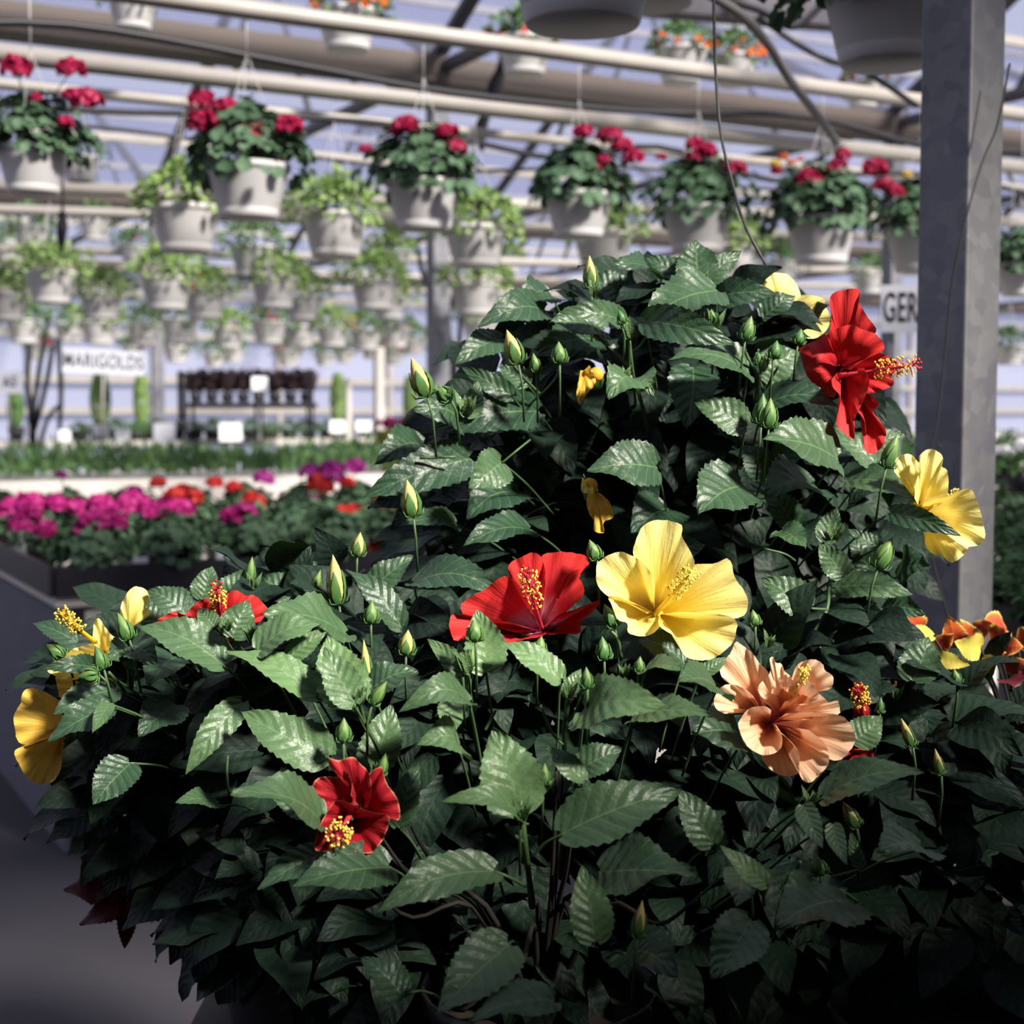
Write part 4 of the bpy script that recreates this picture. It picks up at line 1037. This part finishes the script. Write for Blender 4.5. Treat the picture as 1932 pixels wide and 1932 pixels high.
inner(RIGHT, [(1500, 1450, 220, 260), (1500, 1230, 180, 90), (1700, 1400, 170, 130), (1450, 1700, 200, 180), (1850, 1430, 110, 150), (1700, 1600, 180, 200), (1850, 1700, 130, 250)], 700, 14, 1.50, 1.80)
st = MB()
for pts, r in [([(1187, 640, 1.66), (1192, 690, 1.67), (1198, 740, 1.7), (1200, 820, 1.8)], .0022), ([(1120, 630, 1.68), (1160, 665, 1.69), (1190, 695, 1.69)], .0016), ([(1228, 622, 1.66), (1210, 650, 1.67), (1194, 664, 1.68)], .0014),
               ([(1404, 640, 1.60), (1408, 670, 1.61), (1428, 705, 1.63), (1440, 740, 1.66)], .0016), ([(1310, 528, 1.72), (1322, 560, 1.76), (1330, 620, 1.85)], .002), ([(1470, 690, 1.62), (1452, 720, 1.64), (1440, 760, 1.7)], .0015),
               ([(860, 862, 1.62), (792, 864, 1.62)], .0018), ([(945, 875, 1.6), (975, 850, 1.6), (1000, 830, 1.62)], .0013), ([(968, 688, 1.62), (990, 715, 1.64), (1020, 745, 1.68)], .0018), ([(1056, 690, 1.6), (1050, 710, 1.62), (1030, 735, 1.66), (1000, 762, 1.7)], .0014),
               ([(1440, 1035, 1.6), (1480, 1045, 1.6), (1500, 1058, 1.62)], .0014), ([(1530, 1068, 1.6), (1560, 1085, 1.6), (1575, 1095, 1.62)], .0018), ([(1560, 1150, 1.55), (1530, 1148, 1.54)], .0016), ([(1530, 1200, 1.56), (1560, 1150, 1.56), (1568, 1090, 1.6), (1600, 1060, 1.62)], .002)]:
    st = MB(); st.tube(smoothpts([P(*p) for p in pts], 5), r, 6); st.build('shoot', M['stem'], parent=TALL)
st = MB()
for pts, r in [([(985, 1540, 1.21), (990, 1590, 1.21), (996, 1640, 1.23), (1006, 1710, 1.27)], .0030), ([(932, 1644, 1.2), (960, 1655, 1.2), (992, 1672, 1.22)], .0015), ([(1064, 1573, 1.2), (1030, 1590, 1.21), (1002, 1618, 1.22)], .0014), ([(955, 1555, 1.2), (970, 1575, 1.2), (990, 1590, 1.21)], .0016),
               ([(1072, 1318, 1.28), (1066, 1370, 1.29), (1064, 1430, 1.32)], .0025), ([(1100, 1300, 1.27), (1085, 1345, 1.28), (1068, 1365, 1.29)], .0014), ([(1020, 1330, 1.3), (1040, 1380, 1.3), (1062, 1405, 1.3)], .0014), ([(648, 1400, 1.3), (652, 1425, 1.31), (664, 1450, 1.33)], .0016),
               ([(885, 1225, 1.33), (884, 1290, 1.33), (892, 1340, 1.35), (900, 1420, 1.4)], .002), ([(1152, 1190, 1.42), (1165, 1205, 1.42), (1172, 1240, 1.43)], .002), ([(935, 1340, 1.34), (925, 1360, 1.34), (915, 1378, 1.34)], .0016), ([(676, 1320, 1.33), (690, 1370, 1.36)], .002),
               ([(1440, 1668, 1.17), (1441, 1708, 1.19)], .0016), ([(1417, 1680, 1.2), (1421, 1732, 1.21)], .0014)]:
    st = MB(); st.tube(smoothpts([P(*p) for p in pts], 5), r, 6); st.build('shoot', M['stem'], parent=FRONT)
st = MB()
for pts, r in [([(243, 1225, 1.5), (243, 1262, 1.5), (246, 1300, 1.54)], .0018), ([(252, 1262, 1.5), (249, 1300, 1.54)], .0016), ([(205, 1268, 1.48), (225, 1290, 1.5), (245, 1320, 1.55)], .0016), ([(430, 1425, 1.4), (428, 1460, 1.4), (432, 1500, 1.42)], .0014)]:
    st = MB(); st.tube(smoothpts([P(*p) for p in pts], 5), r, 6); st.build('shoot', M['stem'], parent=LEFT)
RS = MB()
for pts in [[(1533, 1640, 1.3), (1531, 1680, 1.32), (1540, 1700, 1.34)], [(1560, 1640, 1.3), (1590, 1680, 1.32), (1616, 1700, 1.35)], [(1480, 1700, 1.3), (1500, 1650, 1.29), (1510, 1625, 1.28)]]:
    RS.tube(smoothpts([P(*p) for p in pts], 5), .0018, 6)
RS.build('stems', M['stem'], parent=RIGHT)

# ---------------------------------------------------------------- flowers
c4 = lambda p: (820+p[0]/3.067, 900+p[1]/3.067)
c3_ = lambda p: (1432+p[0]/3.22, 480+p[1]/3.22)
c5_ = lambda p: (p[0]/3.45, 1060+p[1]/3.45)
c6_ = lambda p: (420+p[0]/3.22, 1160+p[1]/3.22)
c7_ = lambda p: (980+p[0]/3.22, 1160+p[1]/3.22)
c8_ = lambda p: (1400+p[0]/3.632, 1060+p[1]/3.632)
def s7(l): return [((c7_(p)[0]-1400)*3.632, (c7_(p)[1]-1060)*3.632) for p in l]
flower(FRONT, 'yellow_flower', (1285, 790), 1.475, [
    ((1280, 780), [(1245, 710), (1190, 560), (1148, 440), (1160, 380), (1215, 275), (1330, 250), (1432, 282), (1430, 345), (1500, 470), (1495, 530), (1420, 620), (1330, 750)], 1.425, .012),
    ((1300, 790), [(1330, 740), (1400, 640), (1480, 515), (1620, 500), (1700, 474), (1742, 590), (1792, 660), (1812, 720), (1800, 790), (1742, 818), (1600, 825), (1420, 815)], 1.43, .010),
    ((1270, 780), [(1268, 730), (1272, 600), (1225, 520), (1150, 458), (1060, 434), (950, 488), (934, 570), (950, 640), (1020, 700), (1100, 725), (1230, 790)], 1.415, .014),
    ((1280, 790), [(1235, 770), (1100, 705), (1010, 690), (1028, 750), (1060, 825), (1115, 845), (1120, 900), (1200, 922), (1262, 905), (1300, 870), (1325, 835)], 1.41, .012),
    ((1300, 795), [(1295, 840), (1310, 872), (1400, 932), (1430, 1010), (1480, 1052), (1600, 1056), (1692, 992), (1738, 930), (1742, 825), (1620, 790), (1420, 780)], 1.40, .016)],
    'yellow', 'large bright yellow bloom, fully open', c4, ((1278, 790), 1.462, (1490, 545), 1.385, 'paleanther', 'paleanther', .0085, 90, None), 1)
flower(FRONT, 'red_flower', (622, 892), 1.53, [
    ((620, 870), [(596, 780), (600, 640), (610, 470), (720, 432), (860, 450), (892, 482), (880, 520), (780, 552), (832, 580), (862, 640), (856, 690), (760, 780), (670, 860)], 1.50, .012),
    ((610, 870), [(560, 800), (520, 700), (430, 560), (436, 500), (480, 476), (560, 438), (604, 450), (636, 520), (640, 620), (625, 760)], 1.49, .012),
    ((610, 885), [(560, 760), (500, 640), (420, 570), (340, 610), (280, 655), (182, 710), (150, 750), (160, 800), (95, 795), (90, 880), (130, 952), (250, 860), (480, 900)], 1.45, .016),
    ((610, 890), [(520, 870), (420, 840), (300, 830), (245, 880), (380, 950), (432, 962), (520, 940), (610, 925), (650, 905)], 1.44, .014),
    ((630, 890), [(660, 850), (730, 790), (800, 770), (955, 714), (905, 790), (850, 830), (838, 905), (740, 905), (660, 912)], 1.46, .010)],
    'red', 'open red bloom with a pale pink throat', c4, ((620, 880), 1.51, (533, 560), 1.42, 'anther', 'redcol', .0095, 110, 'stigma'), 2)
flower(TALL, 'red_flower', (470, 690), 1.64, [
    ((490, 690), [(470, 560), (420, 480), (350, 520), (250, 568), (260, 640), (290, 735), (360, 815), (455, 872), (470, 790), (480, 720)], 1.63, .02),
    ((520, 640), [(440, 500), (430, 470), (440, 380), (428, 270), (480, 224), (595, 206), (614, 240), (608, 290), (660, 380), (712, 470), (600, 560)], 1.60, .012),
    ((500, 690), [(430, 540), (420, 475), (560, 425), (610, 450), (700, 480), (757, 540), (750, 588), (640, 640), (560, 700)], 1.585, .02),
    ((510, 700), [(600, 640), (720, 594), (832, 650), (842, 700), (806, 740), (824, 780), (792, 806), (660, 842), (560, 760)], 1.59, .014),
    ((500, 690), [(440, 760), (450, 810), (496, 870), (475, 990), (474, 1040), (515, 1085), (578, 1122), (582, 1000), (610, 940), (650, 850), (672, 760), (640, 690)], 1.575, .012, 'redplain'),
    ((600, 840), [(590, 940), (640, 1010), (652, 1080), (634, 1170), (690, 1214), (752, 1160), (772, 1070), (722, 1005), (690, 955), (730, 910), (680, 850)], 1.58, .01, 'redplain')],
    'redplain', 'big crimson bloom seen from the side, stamens pointing right', c3_, ((480, 735), 1.60, (935, 672), 1.55, 'anther', 'redcol', .010, 110, 'stigma'), 3)
flower(TALL, 'yellow_flower', (140, 400), 1.80, [
    ((130, 330), [(60, 260), (-6, 150), (40, 120), (110, 112), (182, 130), (242, 210), (250, 275), (200, 330)], 1.80, .01),
    ((120, 420), [(10, 490), (60, 390), (120, 320), (240, 258), (290, 245), (392, 265), (402, 310), (432, 390), (402, 470), (320, 512), (210, 480)], 1.76, .012)],
    'yellow', 'yellow bloom behind the big crimson one', c3_, None, 4)
flower(TALL, 'yellow_flower', (975, 1540), 1.60, [
    ((980, 1530), [(950, 1480), (930, 1400), (830, 1332), (828, 1250), (880, 1215), (930, 1220), (990, 1300), (1020, 1400)], 1.58, .01),
    ((980, 1550), [(945, 1480), (955, 1380), (985, 1290), (972, 1225), (1050, 1180), (1116, 1230), (1112, 1290), (1146, 1320), (1142, 1480), (1060, 1520)], 1.56, .012),
    ((975, 1560), [(1010, 1500), (1150, 1468), (1230, 1430), (1292, 1428), (1332, 1520), (1372, 1680), (1358, 1752), (1250, 1772), (1110, 1680), (1000, 1610)], 1.53, .016),
    ((985, 1560), [(960, 1600), (1022, 1660), (1008, 1760), (1060, 1822), (1112, 1832), (1170, 1872), (1250, 1822), (1275, 1760), (1230, 1700), (1080, 1600)], 1.55, .012)],
    'yellow', 'yellow bloom turned away in front of the steel post', c3_, ((1000, 1540), 1.57, (1215, 1448), 1.60, 'paleanther', 'yellow', .006, 30, None), 5)
flower(TALL, 'wilted_yellow_flower', (290, 1030), 1.66, [
    ((200, 1000), [(240, 962), (280, 1040), (282, 1100), (240, 1150), (200, 1200), (165, 1250), (145, 1160), (160, 1080), (175, 1000)], 1.64, .01, 'ochre'),], 'ochre', 'shrivelled orange yellow bloom', lambda p: (1050+p[0]/3.864, 440+p[1]/3.864), None, 6)
flower(TALL, 'wilted_yellow_flower', (900, 50), 1.60, [
    ((890, 40), [(860, -20), (872, 10), (915, 60), (920, 95), (880, 95), (848, 75), (855, 0)], 1.59, .005, 'yellow'),
    ((930, 90), [(885, 100), (880, 160), (900, 220), (925, 260), (922, 312), (980, 322), (978, 262), (1034, 232), (1015, 150), (960, 95)], 1.58, .010, 'ochre')], 'ochre', 'drooping wilted yellow bloom', c4, None, 7)
flower(RIGHT, 'peach_flower', (200, 1060), 1.42, [
    ((150, 1010), s7([(1510, 530), (1480, 450), (1520, 365), (1455, 290), (1405, 220), (1345, 180), (1312, 165), (1280, 240), (1230, 280), (1218, 330), (1240, 392), (1330, 450), (1400, 510), (1440, 560)]), 1.38, .012),
    ((120, 1030), s7([(1450, 540), (1400, 470), (1310, 425), (1240, 430), (1200, 470), (1180, 530), (1200, 575), (1260, 602), (1300, 572), (1400, 580), (1450, 590)]), 1.37, .014),
    ((280, 1060), [(150, 960), (110, 860), (190, 765), (190, 660), (216, 654), (232, 692), (272, 700), (292, 750), (342, 792), (370, 880), (360, 980)], 1.375, .02),
    ((330, 930), [(330, 830), (370, 720), (420, 680), (500, 670), (552, 700), (568, 742), (612, 770), (628, 820), (604, 870), (520, 890), (420, 920)], 1.36, .02),
    ((230, 1060), [(290, 960), (480, 890), (560, 930), (600, 975), (652, 948), (667, 1000), (662, 1045), (560, 1065), (400, 1085), (280, 1080)], 1.36, .02),
    ((200, 1110), [(300, 1040), (480, 1030), (690, 1060), (772, 1180), (762, 1262), (680, 1352), (600, 1352), (480, 1262), (330, 1180)], 1.35, .016),
    ((190, 1110), s7([(1480, 720), (1470, 830), (1500, 912), (1590, 977), (1692, 962), (1745, 870), (1740, 760), (1640, 690)]), 1.37, .014),
    ((200, 1110), s7([(1560, 700), (1640, 760), (1700, 840), (1700, 940), (1718, 1000), (1768, 1017), (1842, 950), (1882, 890), (1860, 790), (1760, 700)]), 1.345, .014),
    ((190, 1100), s7([(1530, 580), (1490, 555), (1400, 568), (1338, 640), (1334, 692), (1380, 792), (1450, 842), (1480, 852), (1545, 842), (1594, 800), (1590, 720), (1560, 670)]), 1.345, .016),
    ((300, 940), [(200, 900), (220, 820), (270, 790), (330, 800), (380, 850), (380, 930), (330, 970)], 1.35, .022, 'peach', dict(nr=4, rip=.004)),
    ((360, 960), [(300, 880), (350, 830), (430, 800), (490, 850), (525, 920), (480, 965), (400, 985)], 1.34, .022, 'peach', dict(nr=4, rip=.004))],
    'peach', 'double peach bloom with many ruffled petals', c8_, ((350, 900), 1.36, (430, 740), 1.335, 'paleanther', 'paleanther', .006, 40, None), 8)
flower(FRONT, 'wilting_red_flower', (790, 1170), 1.30, [
    ((790, 1150), [(790, 1040), (760, 995), (600, 984), (540, 1040), (498, 1100), (520, 1152), (570, 1192), (612, 1212), (720, 1190)], 1.27, .014),
    ((840, 1180), [(860, 1060), (880, 975), (962, 920), (976, 960), (1002, 1030), (1052, 1100), (1078, 1180), (1070, 1248), (1000, 1225), (900, 1210)], 1.265, .014),
    ((840, 1170), [(780, 1100), (785, 1020), (752, 950), (700, 955), (648, 915), (645, 868), (700, 882), (790, 860), (832, 900), (888, 960), (905, 1060), (880, 1170)], 1.26, .016),
    ((780, 1230), [(830, 1170), (700, 1125), (640, 1190), (582, 1300), (558, 1420), (620, 1442), (722, 1457), (745, 1400), (790, 1300)], 1.25, .014),
    ((790, 1240), [(800, 1165), (920, 1200), (1010, 1225), (1006, 1285), (970, 1372), (900, 1447), (830, 1442), (760, 1420), (760, 1320)], 1.25, .012)],
    'redwilt', 'half closed crimson bloom with curled pale edges', c6_, ((770, 1220), 1.262, (690, 1350), 1.225, 'paleanther', 'redcol', .0105, 80, 'paleanther'), 9)
flower(LEFT, 'red_flower', (1450, 440), 1.52, [
    ((1440, 440), [(1050, 440), (950, 462), (1010, 388), (1130, 324), (1200, 345), (1262, 280), (1345, 238), (1420, 300), (1440, 380)], 1.48, .012),
    ((1450, 440), [(1420, 320), (1460, 230), (1530, 184), (1602, 220), (1662, 220), (1745, 310), (1722, 352), (1680, 400), (1600, 440), (1500, 528)], 1.50, .012)],
    'redplain', 'flat red bloom half hidden by leaves', c5_, ((1440, 400), 1.50, (1412, 175), 1.45, 'anther', 'redcol', .008, 70, 'stigma'), 10)
flower(LEFT, 'yellow_flower', (660, 560), 1.56, [
    ((690, 590), [(590, 560), (602, 500), (612, 400), (642, 366), (682, 420), (722, 472), (775, 520), (722, 570), (695, 640)], 1.53, .01),
    ((700, 620), [(600, 530), (480, 565), (430, 592), (346, 582), (380, 622), (500, 650), (640, 680)], 1.51, .01),
    ((620, 680), [(560, 670), (400, 672), (308, 702), (340, 732), (400, 762), (500, 765), (590, 720)], 1.50, .01),
    ((840, 440), [(790, 400), (780, 340), (800, 250), (870, 163), (962, 190), (972, 262), (945, 292), (1002, 332), (890, 360), (860, 440)], 1.56, .008),
    ((560, 800), [(400, 740), (360, 745), (372, 800), (400, 892), (500, 850), (600, 830), (735, 780), (720, 755), (620, 760)], 1.54, .006, 'ochre')],
    'yellow', 'yellow bloom with a long pale stamen column pointing up left', c5_, ((620, 520), 1.53, (395, 335), 1.46, 'paleanther', 'yellow', .008, 110, None), 11)
flower(LEFT, 'yellow_flower', (450, 1060), 1.56, [
    ((410, 1060), [(400, 910), (300, 850), (212, 820), (150, 850), (130, 930), (88, 1000), (96, 1080), (120, 1170), (200, 1190), (380, 1130)], 1.53, .01, 'ochre'),
    ((420, 1090), [(380, 1120), (200, 1190), (95, 1230), (130, 1330), (190, 1420), (262, 1447), (342, 1432), (402, 1330), (398, 1200)], 1.52, .01, 'ochre')],
    'ochre', 'dull yellow bloom drooping at the far left', c5_, None, 12)
flower(RIGHT, 'red_flower', (820, 1020), 1.46, [
    ((780, 1300), [(640, 1380), (700, 1330), (740, 1285), (880, 1290), (905, 1320), (860, 1365), (700, 1400)], 1.45, .006)],
    'redplain', 'red bloom hidden under leaves, only its stamen ball showing', c8_, ((830, 1060), 1.44, (800, 885), 1.41, 'anther', 'stigma', .0085, 110, 'stigma'), 13)
flower(RIGHT, 'yellow_flower', (1090, 960), 1.58, [
    ((1100, 1000), [(1040, 960), (1040, 860), (1062, 800), (1130, 825), (1138, 930), (1110, 1000), (1060, 1010)], 1.57, .004, 'ochre')], 'ochre', 'folded dull yellow bloom in the shade', c8_, None, 14)

# ---------------------------------------------------------------- buds
for pl, b, t, Y, r, tm, lab in [
    (TALL, (806, 748), (776, 674), 1.58, 17, 'budtip', 'large yellowish bud pointing up left'), (TALL, (850, 752), (818, 732), 1.58, 14, 'bud', None), (TALL, (978, 686), (956, 622), 1.60, 15, 'budtip', 'yellow tipped bud'),
    (TALL, (1012, 702), (1006, 666), 1.61, 9, 'bud', None), (TALL, (1056, 686), (1054, 644), 1.59, 13, 'bud', None), (TALL, (1116, 545), (1112, 482), 1.72, 12, 'budtip', 'upright yellow tipped bud'), (TALL, (1082, 560), (1082, 540), 1.74, 9, 'bud', None),
    (TALL, (1406, 642), (1418, 596), 1.60, 12, 'bud', None), (TALL, (1460, 676), (1466, 642), 1.61, 11, 'sepal', None), (TALL, (1434, 688), (1430, 664), 1.62, 8, 'sepal', None), (TALL, (1505, 650), (1512, 620), 1.62, 10, 'sepal', None),
    (TALL, (1450, 808), (1454, 750), 1.55, 14, 'bud', 'plump green bud'), (TALL, (1436, 800), (1440, 742), 1.58, 14, 'sepal', None), (TALL, (1672, 882), (1694, 818), 1.56, 13, 'bud', None), (TALL, (1656, 1072), (1684, 1012), 1.54, 15, 'bud', 'pale green bud'),
    (TALL, (1176, 610), (1168, 585), 1.64, 8, 'sepal', None), (TALL, (1186, 640), (1180, 600), 1.65, 7, 'bud', None), (TALL, (1180, 1076), (1112, 1030), 1.55, 1, 'sepal', None),
    (TALL, (1346, 612), (1340, 580), 1.64, 8, 'sepal', None),
    (FRONT, (1126, 1056), (1112, 1018), 1.47, 12, 'bud', 'bud touching the big yellow bloom'), (FRONT, (1160, 1182), (1140, 1140), 1.42, 13, 'sepal', None), (FRONT, (1140, 1245), (1136, 1200), 1.42, 13, 'sepal', None), (FRONT, (1108, 1298), (1106, 1258), 1.26, 10, 'bud', None),
    (FRONT, (897, 1210), (894, 1168), 1.31, 14, 'bud', 'ribbed bud lying before a leaf'), (FRONT, (648, 1400), (649, 1354), 1.29, 13, 'bud', None), (FRONT, (694, 1300), (686, 1206), 1.45, 11, 'budtip', None), (FRONT, (766, 1236), (770, 1188), 1.45, 14, 'budtip', None),
    (FRONT, (702, 1328), (730, 1285), 1.31, 10, 'bud', None), (FRONT, (1025, 1480), (1028, 1440), 1.23, 11, 'bud', None), (FRONT, (982, 1546), (984, 1508), 1.19, 9, 'bud', None), (FRONT, (872, 1260), (866, 1212), 1.32, 9, 'bud', None), (FRONT, (888, 1262), (892, 1222), 1.33, 8, 'bud', None),
    (FRONT, (1202, 1768), (1212, 1698), 1.17, 12, 'budtip', None), (FRONT, (1016, 1235), (1022, 1200), 1.40, 12, 'bud', None), (FRONT, (1205, 1268), (1208, 1238), 1.32, 9, 'bud', None), (FRONT, (718, 1462), (728, 1420), 1.30, 9, 'bud', None),
    (LEFT, (640, 1140), (628, 1046), 1.52, 16, 'budtip', 'tall pale spent bloom rolled shut'), (LEFT, (700, 1176), (702, 1134), 1.48, 13, 'bud', None), (LEFT, (244, 1206), (222, 1156), 1.48, 13, 'bud', 'fat green bud'), (LEFT, (196, 1262), (180, 1218), 1.46, 12, 'sepal', None),
    (LEFT, (186, 1272), (146, 1278), 1.45, 14, 'bud', None), (LEFT, (120, 1240), (86, 1215), 1.5, 12, 'bud', None), (LEFT, (780, 975), (768, 905), 1.60, 16, 'budtip', 'pale hanging spent bloom'), (LEFT, (674, 1050), (680, 1004), 1.6, 12, 'budtip', None), (LEFT, (470, 1100), (476, 1050), 1.62, 9, 'bud', None), (LEFT, (590, 1120), (605, 1075), 1.55, 9, 'bud', None),
    (RIGHT, (1616, 1560), (1590, 1512), 1.26, 12, 'budtip', 'long shaded bud'), (RIGHT, (1548, 1650), (1536, 1612), 1.24, 14, 'bud', None), (RIGHT, (1722, 1408), (1700, 1355), 1.42, 9, 'budtip', None), (RIGHT, (1425, 1180), (1420, 1150), 1.5, 10, 'bud', None), (RIGHT, (1806, 1290), (1800, 1262), 1.5, 9, 'bud', None), (RIGHT, (1776, 1462), (1764, 1412), 1.4, 8, 'budtip', None), (RIGHT, (1660, 1345), (1662, 1315), 1.46, 7, 'sepal', None), (RIGHT, (1478, 1680), (1500, 1640), 1.28, 8, 'bud', None)]:
    if r > 2: bud(pl, b, t, Y, r, tm, lab)
# clusters of narrow young leaves at shoot tips
def tuft(root, spots):
    mb = MB(); rr = random.Random(9)
    for x, y, s, Y in spots:
        b = P(x, y, Y)
        for j in range(9):
            d = np.array([rr.uniform(-.7, .7), rr.uniform(-.8, .2), 1.0]); d /= np.linalg.norm(d); L = s*Y/F*rr.uniform(.6, 1.1)
            leaf(mb, b, b+d*L, L*.28, .2, .1, nu=8, nv=4, tint=rr.uniform(.55, 1), rr=rr, flat=True)
    mb.build('young_leaves', M['leaf'], parent=root)
tuft(TALL, [(1190, 640, 50, 1.65), (880, 785, 50, 1.6), (1326, 545, 36, 1.7), (1120, 560, 34, 1.7), (1350, 620, 40, 1.62), (1000, 712, 34, 1.62), (1440, 700, 36, 1.62), (845, 760, 40, 1.58), (1575, 1020, 40, 1.6), (1180, 720, 34, 1.62)])
tuft(FRONT, [(884, 1270, 60, 1.32), (676, 1330, 50, 1.31), (985, 1548, 52, 1.19), (1074, 1315, 44, 1.27), (712, 1465, 48, 1.31), (1028, 1495, 50, 1.24), (1180, 1275, 36, 1.33), (1100, 1740, 50, 1.18), (600, 1325, 40, 1.38), (1440, 1690, 34, 1.18)])
tuft(LEFT, [(480, 1215, 52, 1.42), (242, 1262, 40, 1.5), (430, 1190, 34, 1.43), (110, 1250, 34, 1.5), (480, 1110, 34, 1.6), (590, 1150, 34, 1.55)])
tuft(RIGHT, [(1500, 1670, 40, 1.28), (1530, 1520, 40, 1.3), (1580, 1500, 36, 1.3), (1450, 1220, 34, 1.5), (1690, 1320, 34, 1.5)])

# ---------------------------------------------------------------- coleus at the right and one low at the left
def coleus(label, base, leaves, mats, seed):
    root = empty('coleus_plant', base, label, 'coleus'); rr = random.Random(seed)
    mb = MB(); mb.lathe(base, [(r*.8, z*.9) for r, z in POT_P[:-1]], 24); mb.build('pot', M['potdark'], parent=root)
    sets = {}
    for bx, by, tx, ty, w, Y, k, m in leaves:
        mb = sets.setdefault(m, MB()); leaf(mb, P(bx, by, Y), P(tx, ty, Y-.02), w*Y/F, k, .12, tint=.5, rr=rr, nu=36, nv=8, shape=.8, serr=.16)
    for m, mb in sets.items(): mb.build({'coleus': 'foliage', 'coleusy': 'yellow_foliage', 'coleusd': 'wine_foliage'}[m], M[m], parent=root)
    st = MB(); top = np.array(base)+np.array([0, 0, .12])
    for bx, by, tx, ty, w, Y, k, m in leaves:
        b = P(bx, by, Y+.01); st.tube(smoothpts([b, (b*.5+top*.5)+np.array([0, 0, .06]), top], 4), .0018, 5)
    st.build('stems', M['twig'], parent=root)
    return root
lv = [(1692, 1216, 1680, 1154, 50, 1.78, .0, 'coleus'), (1735, 1196, 1700, 1165, 40, 1.82, .2, 'coleus'), (1645, 1222, 1598, 1188, 30, 1.76, .2, 'coleus'), (1680, 1236, 1640, 1205, 34, 1.76, .3, 'coleus'), (1670, 1240, 1690, 1205, 30, 1.74, .2, 'coleus'),
      (1625, 1240, 1660, 1232, 22, 1.72, .5, 'coleus'), (1760, 1200, 1692, 1192, 24, 1.72, .3, 'coleusy'), (1650, 1246, 1682, 1240, 20, 1.70, .3, 'coleusy'), (1812, 1226, 1790, 1160, 46, 1.80, .0, 'coleus'), (1840, 1220, 1810, 1168, 38, 1.84, .2, 'coleus'), (1770, 1225, 1800, 1196, 30, 1.78, .2, 'coleus'),
      (1850, 1222, 1800, 1212, 40, 1.72, .0, 'coleusy'), (1758, 1240, 1830, 1256, 34, 1.66, .1, 'coleusy'), (1870, 1210, 1905, 1195, 44, 1.84, .3, 'coleus'), (1885, 1225, 1932, 1222, 40, 1.80, .3, 'coleus'), (1855, 1245, 1900, 1232, 34, 1.76, .2, 'coleus'), (1900, 1190, 1850, 1182, 34, 1.90, .4, 'coleus'), (1920, 1215, 1960, 1200, 40, 1.86, .3, 'coleus'),
      (1855, 1250, 1885, 1246, 20, 1.70, .2, 'coleusy'), (1900, 1262, 1945, 1250, 30, 1.74, .3, 'coleus'), (1840, 1205, 1880, 1180, 40, 1.88, .4, 'coleus'), (1905, 1270, 1925, 1250, 34, 1.7, .2, 'coleusd'), (1905, 1280, 1912, 1298, 30, 1.68, .2, 'coleusd'), (1930, 1262, 1960, 1270, 40, 1.70, .2, 'coleusd')]
coleus('coleus with orange red leaves edged in yellow, at the foot of the steel post', (.72, 1.97, zB), lv, None, 1)
lv = [(250, 1690, 150, 1745, 50, 1.75, .2, 'coleusd'), (240, 1700, 235, 1790, 40, 1.73, .2, 'coleusd'), (300, 1640, 318, 1700, 30, 1.70, .1, 'coleusd'), (260, 1640, 310, 1610, 26, 1.72, .1, 'coleusd'), (220, 1690, 120, 1680, 60, 1.80, .5, 'coleusd'), (270, 1690, 300, 1740, 40, 1.7, .2, 'coleusd'), (255, 1660, 330, 1660, 60, 1.78, .5, 'coleusd'), (230, 1650, 150, 1620, 60, 1.86, .5, 'coleusd')]
coleus('dark wine coloured coleus in deep shade at lower left', (-.32, 1.98, zB), lv, None, 2)
for x, y in []: pass
